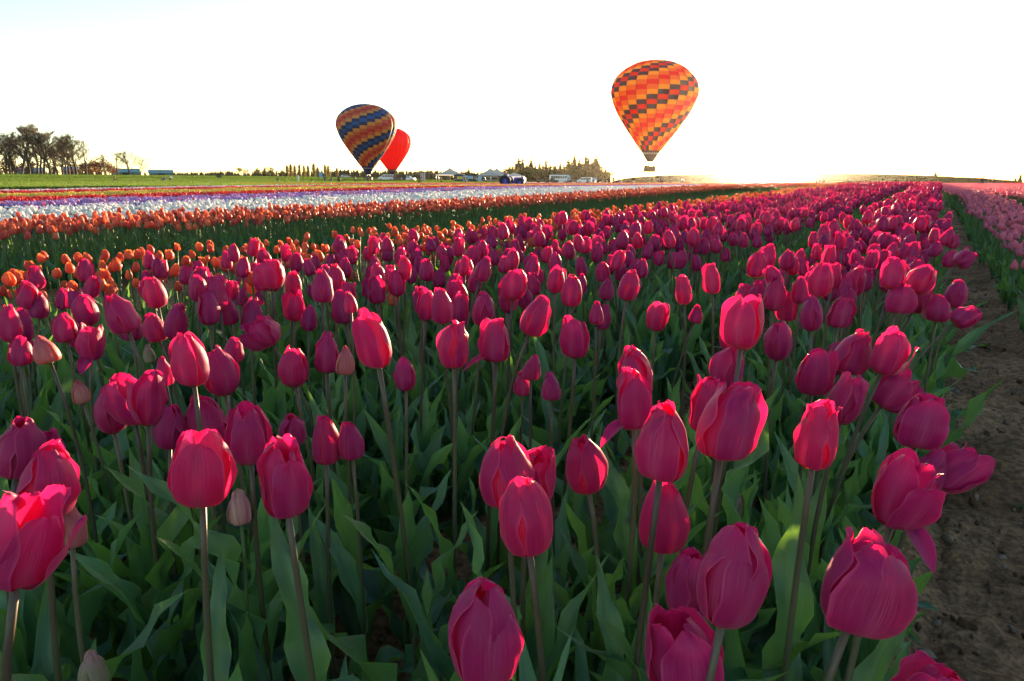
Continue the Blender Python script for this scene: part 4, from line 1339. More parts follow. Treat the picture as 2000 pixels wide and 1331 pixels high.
def bare_tree(seed, H, spread=1.0, lean=0.0, forks=1):
    """a leafless tree: leader(s), rising limbs, branches, fine twigs with a few buds"""
    r_ = random.Random(seed)
    tb, cb = MB(), MB()

    def path(p, d, L, n, wob, rise):
        pts = [p]; dd = d
        for i in range(n):
            dd = dd + np.array([r_.gauss(0, wob), r_.gauss(0, wob), r_.gauss(rise, wob * .5)])
            dd = dd / np.linalg.norm(dd)
            pts.append(pts[-1] + dd * L / n)
        return pts

    def side(dd, an):
        ax = r_.uniform(0, 6.28)
        e = np.array([math.cos(ax), math.sin(ax), 0.0])
        v = dd * math.cos(an) + e * math.sin(an)
        return v / np.linalg.norm(v)

    def at(pts, f):
        j = min(len(pts) - 2, int(f * (len(pts) - 1))); w = f * (len(pts) - 1) - j
        return pts[j] * (1 - w) + pts[j + 1] * w, (pts[j + 1] - pts[j]) / (np.linalg.norm(pts[j + 1] - pts[j]) + 1e-9)

    leaders = []
    for k in range(forks):
        d0 = np.array([lean + (r_.uniform(-.35, .35) if forks > 1 else r_.gauss(0, .05)), r_.uniform(-.2, .2) if forks > 1 else 0, 1.0])
        p = path(np.array([r_.gauss(0, .25) if forks > 1 else 0, 0, -.2]), d0 / np.linalg.norm(d0), H * r_.uniform(.9, 1.0), 9, .07, .03)
        rr = np.linspace(H * .021 / forks ** .4, .045, 10)
        tb.tube(p, rr, 7, 0, cap=False); leaders.append((p, rr))
    for p, rr in leaders:
        nl = int(17 / forks ** .5)
        for k in range(nl):
            f = .2 + .75 * (k + r_.random()) / nl
            q, dd = at(p, f)
            L = H * (.55 * (1 - f) ** .65 + .09) * spread * r_.uniform(.75, 1.1)
            lim = path(q, side(dd, r_.uniform(.5, 1.0)), L, 6, .10, .07)
            rad = max(.05, rr[int(f * 9)] * r_.uniform(.42, .6))
            tb.tube(lim, np.linspace(rad, .035, 7), 5, 0, cap=False)
            for b in range(11):
                g = r_.uniform(.2, 1.0)
                q2, d2 = at(lim, g)
                L2 = L * r_.uniform(.28, .5) * (1.15 - .5 * g)
                br = path(q2, side(d2, r_.uniform(.4, .95)), L2, 4, .14, .07)
                tb.tube(br, np.linspace(max(.03, rad * .4), .025, 5), 3, 0, cap=False)
                for t in range(7):
                    q3, d3 = at(br, r_.uniform(.15, 1.0))
                    tw = path(q3, side(d3, r_.uniform(.3, .8)), r_.uniform(.6, 1.5), 2, .15, .08)
                    cb.tube(tw, [.026, .02, .012], 3, 0, cap=False)
                    if r_.random() < .30:
                        q4 = tw[-1]; a = r_.uniform(0, 6.28); s_ = r_.uniform(.06, .13)
                        v1 = np.array([math.cos(a), math.sin(a), r_.uniform(-.5, .5)]) * s_; v2 = np.array([-math.sin(a) * .6, math.cos(a) * .6, 1]) * s_
                        cb.add([q4, q4 + v1, q4 + v1 + v2, q4 + v2], [(0, 1, 2, 3)], 1, [(0, 0), (1, 0), (1, 1), (0, 1)])
    allz = max(v[:, 2].max() for v in tb.v) * .985
    k = H / allz
    for B in (tb, cb): B.v = [v * k for v in B.v]
    return tb.mesh('trunk', [M_BARK]), cb.mesh('crown', [M_TWIG, M_BUDS])


BARE = [bare_tree(1, 20, 1.0, forks=2), bare_tree(2, 20, .8), bare_tree(3, 20, 1.05), bare_tree(4, 20, 1.25, lean=.3), bare_tree(6, 20, .6)]


def place_tree(name, meshes, x, y, z, H, H0_, rz, label, group, wide=1.0):
    root = empty(name, (x, y, z), rz); k = H / H0_
    root.scale = (k * wide, k * wide, k); tag(root, label, 'tree', group)
    link('trunk', meshes[0], root); link('crown', meshes[1], root)
    return root


def conifer(seed, H, Wd=.2, ragged=.3):
    r_ = random.Random(seed)
    tb, cb = MB(), MB()
    tb.tube([(0, 0, -.2), (0, 0, H * .5), (0, 0, H * .99)], [H * .016, H * .01, .02], 6)
    z = H * .06
    while z < H * .985:
        f = 1 - z / H
        L0 = H * Wd * (f ** .72) * r_.uniform(1 - ragged, 1 + ragged * .5) + .12
        for i in range(9):
            a = r_.uniform(0, 6.28); L = L0 * r_.uniform(.6, 1.1)
            c, s_ = math.cos(a), math.sin(a)
            dz = -L * r_.uniform(.1, .5); w = L * r_.uniform(.24, .42)
            p0 = np.array([0, 0, z]); p2 = np.array([c * L, s_ * L, z + dz]); pm = (p0 + p2) / 2 + np.array([0, 0, L * .08])
            sd_ = np.array([-s_, c, 0]) * w
            cb.add([p0, pm - sd_ + (0, 0, -.15 * L), pm, pm + sd_ + (0, 0, -.15 * L), p2 - sd_ * .4 + (0, 0, -.1 * L), p2, p2 + sd_ * .4 + (0, 0, -.1 * L)], [(0, 1, 2), (0, 2, 3), (1, 4, 5, 2), (2, 5, 6, 3)], 0, [(.5, 0), (0, .5), (.5, .5), (1, .5), (.2, 1), (.5, 1), (.8, 1)])
        z += H * r_.uniform(.012, .021)
    return tb.mesh('trunk', [M_BARK]), cb.mesh('crown', [M_NEED])


CON = [conifer(11, 20, .24), conifer(12, 20, .30, .45), conifer(13, 20, .19, .3), conifer(14, 20, .32, .5)]


def poplar(seed, H, Wd=.13):
    r_ = random.Random(seed)
    tb, cb = MB(), MB()
    tb.tube([(0, 0, -.2), (.1, 0, H * .5), (0, .1, H * .97)], [H * .014, H * .009, .02], 6)
    for i in range(800):
        z = H * r_.uniform(.1, .93); a = r_.uniform(0, 6.28); rr = H * Wd * r_.uniform(.1, 1) * math.sin(math.pi * min(1, (z / H) ** .8 * .9 + .1)) ** .6
        c, s_ = math.cos(a), math.sin(a)
        p0 = np.array([c * rr * .4, s_ * rr * .4, z - H * .05]); p1 = np.array([c * rr, s_ * rr, z + H * r_.uniform(.01, .07)])
        w = np.array([-s_, c, 0]) * H * r_.uniform(.008, .02)
        cb.add([p0 - w * .3, p0 + w * .3, p1 + w, p1 - w], [(0, 1, 2, 3)], 0, [(0, 0), (1, 0), (1, 1), (0, 1)])
    return tb.mesh('trunk', [M_BARK]), cb.mesh('crown', [M_POP])


POP = [poplar(21, 20, .24), poplar(22, 20, .30), poplar(23, 20, .20)]


def round_crown(seed, H, mat, n=520, dens=1.0, low=False):
    r_ = random.Random(seed)
    tb, cb = MB(), MB()
    tb.tube([(0, 0, -.2), (.05 * H, 0, H * .3), (0, .03 * H, H * .7)], [H * .03, H * .02, .02], 6)
    lob = [(r_.gauss(0, .22) * H, r_.gauss(0, .22) * H, H * (r_.uniform(.12, .75) if low else r_.uniform(.42, .8)), H * r_.uniform(.16, .26)) for i in range(13 if low else 9)]
    for i in range(n):
        lx, ly, lz, lr = r_.choice(lob)
        v = np.array([r_.gauss(0, 1), r_.gauss(0, 1), r_.gauss(0, .8)]); v /= np.linalg.norm(v)
        p = np.array([lx, ly, lz]) + v * lr * r_.uniform(.5, 1.05)
        e1 = np.array([r_.gauss(0, 1), r_.gauss(0, 1), r_.gauss(0, 1)]); e1 *= H * .042 * r_.uniform(.6, 1.4) / np.linalg.norm(e1)
        e2 = np.cross(e1, v); 
        cb.add([p - e1, p - e2 * .7, p + e1, p + e2 * .7], [(0, 1, 2, 3)], 0, [(0, .5), (.5, 0), (1, .5), (.5, 1)])
    return tb.mesh('trunk', [M_BARK]), cb.mesh('crown', [mat])


RND = [round_crown(31, 10, M_ORCH), round_crown(32, 10, M_ORCH), round_crown(33, 10, M_POP)]
M_REDB = organic('russet_foliage', (.12, .06, .035), .3, (.25, .11, .05), rough=.8, var=.2)
BUSH = round_crown(34, 10, M_REDB, 700, low=True)


def base_h(px, ybase, ytop, d):
    g = ground_at(px, d)
    top = at_px(px, ytop, d)[2]
    return g, max(1.0, top - g[2])


# left grove of bare trees
grove = [
    (6, 249, 0, 288, 'broad bare tree cut by the left edge of the picture'),
    (22, 262, 4, 296, 'slim bare tree just right of the one cut by the left edge'),
    (42, 242, 0, 282, 'tallest bare tree of the grove, with wide spreading limbs'),
    (58, 250, 1, 298, 'bare tree close against the right side of the tallest one'),
    (74, 247, 2, 286, 'broad bare tree in the middle of the grove with forked trunk'),
    (88, 258, 4, 300, 'thin upright bare tree between two broad ones in the grove'),
    (100, 248, 1, 284, 'tall bare tree with feathery top right of the grove middle'),
    (114, 262, 4, 294, 'slim bare tree with ivy dark stem in the right half of the grove'),
    (124, 270, 1, 304, 'lower bare tree filling the gap in the right half of the grove'),
    (137, 261, 2, 286, 'rounded bare tree near the right end of the grove'),
    (150, 264, 1, 292, 'last tall bare tree at the right end of the close grove'),
    (170, 271, 2, 284, 'single bare tree with a full round crown right of the grove'),
    (206, 302, 1, 330, 'small pale bare tree above the russet bushes'),
    (232, 297, 2, 330, 'left tree of the three low spreading ones before the teal roofs'),
    (254, 295, 0, 326, 'middle tree of the three low spreading ones before the teal roofs'),
    (274, 304, 3, 330, 'right, wind bent tree of the three before the teal roofs'),
]
grove += [
    (14, 268, 4, 310, 'thin bare stem behind the first two trees of the grove'),
    (32, 262, 1, 312, 'bare tree behind the gap left of the tallest one'),
    (66, 268, 4, 314, 'thin bare stem behind the middle of the grove'),
    (82, 262, 1, 316, 'bare tree behind the forked one of the grove'),
    (108, 268, 4, 312, 'thin bare stem behind the feathery topped tree'),
    (130, 276, 4, 280, 'short thin bare tree in front of the rounded one'),
    (145, 280, 4, 310, 'thin leaning bare stem at the right end of the close grove'),
    (-8, 255, 2, 290, 'bare tree mostly outside the picture at left'),
]
for i, (px, yt, v, d, lab) in enumerate(grove):
    g, H = base_h(px, 0, yt, d)
    place_tree('bare_tree', BARE[v], *g, H, 20, i * 1.7 + (0 if v == 3 else .3), lab, 'bare trees by the meadow', 1.35 if px > 200 else 1.3)
for i, (px, yt, d, lab) in enumerate([(190, 314, 335, 'large russet bush under the single round tree'), (176, 318, 330, 'low russet bush at the foot of the single round tree'), (200, 316, 340, 'russet bush beneath the small pale bare tree'), (216, 322, 345, 'low russet bush beside the teal roofed barn'), (158, 318, 340, 'dark russet bush behind the last trunks of the grove'), (30, 318, 330, 'dark russet bush behind the trunks at the left of the grove'), (65, 316, 330, 'dark russet bush behind the middle trunks of the grove'), (108, 318, 330, 'dark russet bush behind the right trunks of the grove'), (12, 310, 330, 'tall russet bush at the left edge behind the trunks')]):
    g, H = base_h(px, 0, yt, d)
    place_tree('russet_bush', BUSH, *g, H, 8.5, i * 1.1, lab, 'russet bushes by the barns', 1.3)['category'] = 'bush'

# poplars and round trees in the middle distance
for i, (px, yt, v, lab) in enumerate([
    (478, 327, 'r2', 'small round tree alone on the skyline left of the poplars'),
    (505, 327, 'r0', 'round dark tree, first of the hazy clump before the poplars'), (518, 326, 'c1', 'dark pointed tree in the hazy clump before the poplars'), (532, 325, 'r1', 'round tree at the end of the hazy clump before the poplars'),
    (552, 331, 'r0', 'low round tree at the left foot of the poplar row'), (562, 322, 0, 'first tall poplar of the row'), (569, 320, 1, 'broad poplar, second of the row'), (577, 322, 0, 'third poplar of the row'), (586, 320, 2, 'slim tall poplar in the middle of the row'), (595, 323, 1, 'lower poplar after the slim tall one'), (603, 322, 2, 'slim poplar next to the tallest one'), (614, 318, 0, 'tallest poplar of the row'), (621, 326, 1, 'short poplar right of the tallest one'),
    (636, 321, 0, 'left poplar of the separate pair above the blue cabin'), (642, 322, 1, 'right poplar of the separate pair above the blue cabin'), (659, 326, 2, 'single slim poplar left of the blue balloon'), (916, 324, 'c0', 'lone conifer between the two groups of tents'), (909, 333, 'c2', 'short conifer left of the lone conifer by the tents')]):
    g, H = base_h(px, 0, yt, 560 + 7 * (i % 5))
    if isinstance(v, int): place_tree('poplar_tree', POP[v], *g, H, 20, i, lab, 'poplars in the middle distance')
    elif v[0] == 'r': place_tree('round_tree', RND[int(v[1])], *g, H, 9.5, i, lab, 'round trees in the middle distance', 1.2)
    else: place_tree('conifer_tree', CON[int(v[1])], *g, H, 20, i, lab, 'conifers near the tents')

# conifer grove behind the tents
tops = [(988, 331), (995, 325), (1001, 320), (1007, 314), (1013, 306), (1021, 308), (1029, 318), (1037, 309), (1045, 319), (1054, 313), (1060, 320), (1066, 307), (1075, 320), (1084, 320), (1094, 312), (1101, 320), (1110, 308), (1116, 316), (1121, 300), (1131, 309), (1137, 314), (1143, 298), (1148, 306), (1155, 313), (1160, 307), (1164, 304), (1170, 316), (1175, 319), (1182, 326), (1187, 333), (1191, 339)]
GL = {0: 'low conifer at the left end of the dark grove', 18: 'tall thin topped conifer right of the middle of the dark grove', 21: 'tallest spire in the dark conifer grove', 11: 'bent topped thin conifer in the left half of the dark grove', 4: 'tall full conifer, left peak of the dark grove', 5: 'second tall conifer right of the left peak of the grove', 30: 'lowest conifer at the right end of the dark grove', 25: 'last tall conifer before the grove slopes down'}
for i, (px, yt) in enumerate(tops):
    g, H = base_h(px, 0, yt, 600 + 11 * (i % 6)); H *= 1.05
    place_tree('conifer_tree', CON[(i * 7 + i // 3) % 4 if i not in (11, 21) else 2], *g, H, 20, i * 1.3, GL.get(i, 'dark conifer in the thick of the grove behind the tents'), 'conifers of the grove behind the tents')
for i in range(26):
    px = 984 + i * 8.1
    g, H = base_h(px, 0, 327 + 4 * math.sin(i * 2.1) + (6 if i in (0, 1, 25, 24) else 0), 590 + 9 * (i % 4))
    place_tree('round_tree', RND[i % 2], *g, H, 9.5, i, 'broad leafy tree filling the lower grove behind the tents', 'leafy trees in the grove behind the tents', 1.25)
for px, yt, d, v, lab in [(1826, 332, 440, 1, 'small conifer standing above the long orchard at right'), (1993, 337, 420, 3, 'conifer at the right edge beyond the pink tulips'), (1984, 344, 430, 1, 'short conifer beside the one at the right edge')]:
    g, H = base_h(px, 0, yt, d)
    place_tree('conifer_tree', CON[v], *g, H, 20, px, lab, 'conifers at right')

# far woods, one mass each
W = []
for d, x0, x1, f, n in ((430, 1203, 1985, lambda x: np.interp(x, [1203, 1240, 1300, 1400, 1560, 1700, 1800, 1900, 1960, 1985], [352, 345.5, 341, 338.5, 337, 338, 341.5, 346.5, 351, 354]), 900),):
    for i in range(n):
        px = rng.uniform(x0, x1); dd = d + rng.uniform(-15, 40)
        g = ground_at(px, dd); H = at_px(px, float(f(px)) + rng.normal(0, .25), dd)[2] - g[2]
        if H > .4: W.append((g[0], g[1], g[2], H))
W = np.array(W)
OC = [round_crown(61 + i, 10, M_ORCH, 420, low=True)[1] for i in range(3)]
scatter('far_orchard', W[:, :3], np.stack([0 * W[:, 0], 0 * W[:, 0], rng.uniform(0, 6.28, len(W))], -1), np.stack([W[:, 3] / 10 * 1.1 + .35, W[:, 3] / 10 * 1.1 + .35, W[:, 3] / 9.6], -1), OC)
W = []
for i in range(620):
    px = rng.uniform(335, 985) if i > 120 else rng.uniform(-60, 340)
    dd = 1050 + rng.uniform(0, 200)
    yt = float(np.interp(px, [-60, 200, 335, 400, 440, 470, 540, 650, 690, 760, 830, 870, 985], [330, 333, 337, 337, 333, 338, 336, 333, 331, 333, 332, 334, 336])) + rng.normal(0, 1.3)
    g = ground_at(px, dd); H = at_px(px, yt, dd)[2] - g[2]
    if H > .5: W.append((g[0], g[1], g[2], H))
W = np.array(W)
scatter('distant_woods', W[:, :3], np.stack([0 * W[:, 0], 0 * W[:, 0], rng.uniform(0, 6.28, len(W))], -1), np.stack([W[:, 3] / 18, W[:, 3] / 18, W[:, 3] / 20], -1), [c[1] for c in CON])

# meadow grass
gb = []
for i in range(4):
    b = MB(); r_ = random.Random(i)
    for k in range(26):
        x, y = r_.uniform(-.5, .5), r_.uniform(-.5, .5); h = r_.uniform(.18, .42); a = r_.uniform(0, 6.28); w = .018
        c, s_ = math.cos(a), math.sin(a); bx, by = r_.gauss(0, .1), r_.gauss(0, .1)
        b.add([(x - c * w, y - s_ * w, -.02), (x + c * w, y + s_ * w, -.02), (x + c * w * .6 + bx * .4, y + s_ * w * .6 + by * .4, h * .6), (x + bx, y + by, h), (x - c * w * .6 + bx * .4, y - s_ * w * .6 + by * .4, h * .6)], [(0, 1, 2, 3, 4)], 0, [(0, 0), (1, 0), (1, .6), (.5, 1), (0, .6)])
    gb.append(b.mesh('grass_tuft', [M_GRASS]))
Pm = []
n = 70000
dd = 55 + 300 * rng.random(n) ** 1.4; aa = np.arctan2(rng.uniform(-80, 1010, n) - 1000, 1370)
gx, gy = dd * np.sin(aa), dd * np.cos(aa)
gs_, gt_ = N[0] * gx + N[1] * gy, U[0] * gx + U[1] * gy
ok = gs_ > 46.5 + 34 * sm(48, 62, gt_) + .5
gx, gy = gx[ok], gy[ok]
sc_ = rng.uniform(.7, 1.2, len(gx)) * (1 + dd[ok] / 160)
scatter('grass', np.stack([gx, gy, terrain(gx, gy) + .10], -1), np.stack([0 * gx, 0 * gx, rng.uniform(0, 6.28, len(gx))], -1), np.stack([sc_ * 1.4, sc_ * 1.4, rng.uniform(.6, 1.1, len(gx))], -1), gb)

# small weeds and pale stones on the dirt path
wd = MB(); r_ = random.Random(4)
for k in range(30):
    a = r_.uniform(0, 6.28); L = r_.uniform(.02, .07); c, s_ = math.cos(a), math.sin(a); w = .004
    wd.add([(-s_ * w, c * w, 0), (s_ * w, -c * w, 0), (c * L, s_ * L, L * r_.uniform(.1, .6))], [(0, 1, 2)], 0, [(0, 0), (1, 0), (.5, 1)])
WDM = wd.mesh('weed_leaves', [M_GRASS])
for i, (px, py, sc, lab) in enumerate([(1925, 674, 1.0, 'little tuft of weeds on the dirt path, farthest of those on it'), (1985, 873, .7, 'little tuft of weeds at the right edge of the path'), (1882, 798, .6, 'tiny weed sprig on the path near the round slit tulip'), (1800, 1002, .5, 'tiny weed by the bed edge near the folded petal tulip'), (1995, 985, .5, 'tiny weed at the right edge, nearest of those on the path')]):
    rv = ray(px, py); k = .90 / -rv[2]
    x, y = rv[0] * k, rv[1] * k
    o = link('weed', WDM); o.location = (x, y, float(terrain(x, y)) - .012); o.scale = (sc * 1.3,) * 3
    tag(o, lab, 'weed', 'weeds on the dirt path')
M_STONE = solid('pebble', (.16, .11, .075), .7, nscale=20, amt=.3)
sb = []
for i in range(3):
    b = MB(); b.ball((0, 0, 0), .5, 0, 7, 5, .5); V = b.v[0]; V *= 1 + .35 * (np.sin(V[:, :1] * 9 + i) * np.cos(V[:, 1:2] * 7)); sb.append(b.mesh('clod', [M_STONE if i == 0 else M_PATH]))
n = 5200
s = rng.uniform(-1.1, 1.2, n); t = .8 + 7 * rng.random(n) ** 1.5
x, y = st(s, t)
scatter('pebbles', np.stack([x, y, terrain(x, y) - .012], -1), rng.uniform(-3, 3, (n, 3)), np.clip(rng.lognormal(-4.5, .55, n), .004, .04), sb)

# ------------------------------------------------------------------ barns
M_TEAL = solid('teal_roof', (.16, .30, .28), .5, nscale=.4, amt=.15, stretch=(1, 1, 1)); M_BWALL = solid('pale_boarding', (.16, .22, .19), .8, nscale=1, amt=.15); M_DARK = solid('dark_opening', (.03, .03, .03), .7)
M_WIN = solid('window_glass', (.05, .06, .07), .1, spec=.8)


def barn(px0, px1, ytop, d, label, wallh=3.2, roofm=None):
    g = ground_at((px0 + px1) / 2, d)
    w = (px1 - px0) / 1370 * d / 2
    top = at_px((px0 + px1) / 2, ytop, d)[2] - g[2]
    root = empty('barn', g, face_cam(g[0], g[1])); tag(root, label, 'barn', 'barns behind the meadow')
    wallh = min(wallh, top * .6)
    b = MB(); b.box((-w, -5, -.3), (w, 5, wallh)); b.add([(-w, -5, wallh), (-w, 5, wallh), (-w, 0, top - .1)], [(0, 1, 2)]); b.add([(w, -5, wallh), (w, 5, wallh), (w, 0, top - .1)], [(0, 2, 1)])
    b.build('wall', [M_BWALL], root, False)
    for sy in (-1, 1):
        b = MB(); b.add([(-w - .4, sy * 5.5, wallh - .3), (w + .4, sy * 5.5, wallh - .3), (w + .4, 0, top), (-w - .4, 0, top), (-w - .4, sy * 5.5, wallh - .15), (w + .4, sy * 5.5, wallh - .15), (w + .4, 0, top + .15), (-w - .4, 0, top + .15)], [(0, 1, 2, 3), (4, 5, 6, 7), (0, 1, 5, 4), (1, 2, 6, 5), (2, 3, 7, 6), (3, 0, 4, 7)])
        b.build('roof', [roofm or M_TEAL], root, False)
    n = max(2, int(w / 3))
    dr = MB().box((-1.8, -5.06, 0), (1.8, -5.0, min(2.8, wallh * .85))).build('door', [M_DARK], root, False)
    for k in range(n):
        x = -w + (k + .5) * 2 * w / n
        if abs(x) > 2.5:
            f = MB().box((x - .6, -5.05, wallh * .4), (x + .6, -5.0, wallh * .75)).build('window', [M_BWALL], root, False)
            MB().box((x - .5, -5.08, wallh * .45), (x + .5, -5.052, wallh * .7)).build('pane', [M_WIN], f, False)


barn(228, 268, 330, 420, 'long barn with teal roof behind the three low trees')
barn(297, 334, 332.5, 450, 'lower teal roofed barn at the right end of the meadow skyline')
barn(42, 78, 328, 400, 'shed with pale blue roof glimpsed between the trunks of the grove', roofm=solid('blue_roof', (.22, .30, .40), .5))
barn(130, 150, 326, 410, 'small shed with blue roof between the last trunks of the grove', roofm=solid('slate_blue_roof', (.15, .22, .33), .5))

# ------------------------------------------------------------------ tents and stalls
M_TENT = solid('tent_fabric', (.90, .91, .93), .6, trans=.62)
M_POLE = solid('tent_pole', (.5, .5, .52), .4, .6)


def peak_tent(px, wpx, yeave, ypeak, d, label, sides=False, gable=False):
    g = ground_at(px, d); w = wpx / 1370 * d / 2
    he = at_px(px, yeave, d)[2] - g[2]; hp = at_px(px, ypeak, d)[2] - g[2]
    root = empty('marquee_tent', g, face_cam(g[0], g[1]) + .12); tag(root, label, 'tent', 'white tents beyond the tulip field')
    n = 13
    u = np.linspace(-1, 1, n); A, B = np.meshgrid(u, u)
    m = np.maximum(np.abs(A), np.abs(B))
    rr = np.clip(m, 0, 1)
    Z = he + (hp - he) * ((1 - rr) ** (1.0 if gable else 1.55)) - .25 * (1 - np.cos((A * B) * 0)) - .18 * np.clip(m - .98, 0, 1) * 10 * (1 - np.minimum(np.abs(A), np.abs(B)) ** 2)
    MB().grid(np.stack([A * w, B * w, Z], -1)).build('roof', [M_TENT], root)
    b = MB()
    for q in range(4):
        v = [(-w, -w), (w, -w), (w, w), (-w, w)]
        (xa, ya), (xb, yb) = v[q], v[(q + 1) % 4]
        b.add([(xa * 1.002, ya * 1.002, he + .02), (xb * 1.002, yb * 1.002, he + .02), (xb * 1.002, yb * 1.002, he - .28), (xa * 1.002, ya * 1.002, he - .28)], [(0, 1, 2, 3)])
    b.build('valance', [M_TENT], root, False)
    for sx in (-1, 1):
        for sy in (-1, 1):
            MB().tube([(sx * w * .98, sy * w * .98, 0), (sx * w * .98, sy * w * .98, he)], .05, 6).build('pole', [M_POLE], root)
    if not gable: MB().tube([(0, 0, 0), (0, 0, hp + .5)], .06, 6).build('centre_pole', [M_POLE], root)
    if sides:
        for k in range(5):
            x0, x1 = -w + k * 2 * w / 5, -w + (k + 1) * 2 * w / 5
            MB().box((x0 + .05, w * .9, .05), (x1 - .05, w * .92, he - .3)).build('side_panel', [M_TENT], root, False)
        for k in range(3):
            y0 = -w + k * 2 * w / 3
            MB().box((-w * .96, y0 + .05, .05), (-w * .94, y0 + 2 * w / 3 - .05, he - .3)).build('side_panel', [M_TENT], root, False)


peak_tent(879, 50, 341, 327.5, 272, 'large white peaked tent standing alone left of the stalls')
peak_tent(958, 50, 342, 328, 274, 'left of the twin white peaked tents, nearer one')
peak_tent(970, 50, 342, 328.5, 285, 'right of the twin white peaked tents, partly behind its neighbour')
peak_tent(1004, 37, 344.5, 338, 250, 'smaller low white tent with side walls behind the tractor', sides=True, gable=True)


def stall(px, wpx, ytop, d, wall, sign, label):
    g = ground_at(px, d); w = wpx / 1370 * d / 2; h = at_px(px, ytop, d)[2] - g[2]
    root = empty('market_stall', g, face_cam(g[0], g[1])); tag(root, label, 'stall', 'stalls by the tents')
    MB().box((-w, -.9, 0), (w, .9, h)).build('cabin', [wall], root, False)
    MB().box((-w * .8, -.96, h * .42), (w * .8, -.9, h * .75)).build('hatch', [sign], root, False)
    MB().box((-w * .85, -1.25, h * .38), (w * .85, -.9, h * .415)).build('counter', [M_POLE], root, False)
    MB().box((-w - .12, -1.1, h), (w + .12, 1.0, h + .12)).build('roof', [M_DARK], root, False)


M_YS = solid('yellow_paint', (.70, .48, .05), .5); M_LB = solid('light_blue_paint', (.35, .55, .72), .5); M_CHAR = solid('charcoal_paint', (.06, .065, .075), .6); M_TAN = solid('tan_canvas', (.36, .30, .22), .8)
stall(890, 7, 342, 262, M_CHAR, M_DARK, 'narrow dark stall left of the yellow hatched one')
stall(898, 14, 341.5, 262, M_CHAR, M_YS, 'dark stall with yellow hatch beside the lone peaked tent')
stall(909, 9, 343, 262, M_LB, M_WIN, 'light blue stall right of the yellow hatched one')
stall(918, 15, 340.5, 264, M_CHAR, M_LB, 'dark stall with pale blue hatch under the lone conifer')
stall(928, 9, 340.5, 266, M_CHAR, M_TAN, 'dark narrow stall left of the twin tents')
stall(937, 7, 344, 262, M_LB, M_TENT, 'small blue cabin with white hatch at the foot of the twin tents')
stall(944, 8, 344, 266, M_TAN, M_DARK, 'tan stall beneath the left twin tent')
stall(953, 9, 344, 268, M_TAN, M_CHAR, 'wide tan stall in the middle of the twin tents')
stall(966, 14, 344, 270, M_TAN, M_DARK, 'long tan stall under the right twin tent')

# striped tower, blue cabin, sign posts
g = ground_at(826, 236); top = at_px(826, 336.5, 236)[2] - g[2]
root = empty('striped_tower', g, face_cam(g[0], g[1])); tag(root, 'small red and white striped tower with dark cap in front of the meadow', 'tower')
M_RP = solid('red_paint', (.45, .03, .03), .5); M_WP = solid('white_paint', (.78, .78, .76), .5)
for k in range(5):
    x0 = -.75 + k * .3
    MB().box((x0, -.7, 0), (x0 + .297, .7, top * .84), taper=.0).build('board', [M_RP if k % 2 else M_WP], root, False)
MB().box((-.95, -.9, top * .842), (.95, .9, top * .9)).build('gallery', [M_LB], root, False)
MB().box((-.6, -.6, top * .902), (.6, .6, top), taper=.4).build('cap', [M_CHAR], root, False)
g = ground_at(627, 300); root = empty('portable_toilet', g, face_cam(*g[:2]) + .2); tag(root, 'blue portable toilet on the meadow below the poplars', 'toilet')
M_PT = solid('blue_plastic', (.06, .28, .6), .4)
MB().box((-.6, -.6, 0), (.6, .6, 2.05)).build('cabin', [M_PT], root, False); MB().box((-.45, -.63, .1), (.45, -.6, 1.9)).build('door', [solid('pale_blue_plastic', (.3, .5, .7), .4)], root, False); MB().box((-.65, -.65, 2.05), (.65, .65, 2.3), taper=.3).build('roof', [M_WP], root, False)
for px, yt, d, w, lab in [(1109, 341.5, 255, .9, 'tall sign post with a pale board near the bus'), (1112.5, 343, 262, .5, 'thin sign post right behind the tall one'), (1163, 347.5, 262, 1.1, 'low sign board on posts right of the parked vans'), (1158, 348, 270, .8, 'low sign board next to the blue car')]:
    g = ground_at(px, d); h = at_px(px, yt, d)[2] - g[2]
    root = empty('sign_post', g, face_cam(*g[:2])); tag(root, lab, 'sign', 'signs by the car park')
    MB().tube([(0, 0, 0), (0, 0, h)], .05, 5).build('post', [M_POLE], root); MB().box((-w / 2, -.05, h * .62), (w / 2, -.02, h)).build('board', [M_LB], root, False)
g = ground_at(428, 230); root = empty('hay_bale', g); tag(root, 'small dark bale alone on the skyline of the meadow', 'bale')
b = MB(); b.lathe([(.01, -.55), (.55, -.55), (.58, 0), (.55, .55), (.01, .55)], 14); b.build('bale', [solid('dark_hay', (.06, .05, .035), .9, nscale=5, amt=.4)], root, M=Matrix.Translation((0, 0, .55)) @ Matrix.Rotation(R(90), 4, 'Y'))

# ------------------------------------------------------------------ vehicles
M_TYRE = solid('tyre_rubber', (.015, .015, .015), .8); M_RIM = solid('wheel_rim', (.4, .4, .4), .4, .7)
PAINT = {n: solid(n + '_car_paint', c, .3, spec=.6) for n, c in dict(white=(.78, .80, .82), black=(.02, .02, .02), grey=(.2, .2, .2), blue=(.04, .09, .2), silver=(.5, .5, .5), brown=(.12, .08, .06), green=(.05, .08, .05)).items()}


def wheel(root, x, y, r_, w):
    o = MB().lathe([(r_ * .55, -w), (r_ * .96, -w), (r_, -w * .6), (r_, w * .6), (r_ * .96, w), (r_ * .55, w)], 16).build('wheel', [M_TYRE], root, M=Matrix.Translation((x, y, r_)) @ Matrix.Rotation(R(90), 4, 'X'))
    MB().lathe([(.01, -w * .8), (r_ * .56, -w * .7), (r_ * .56, w * .7), (.01, w * .8)], 12).build('rim', [M_RIM], o)


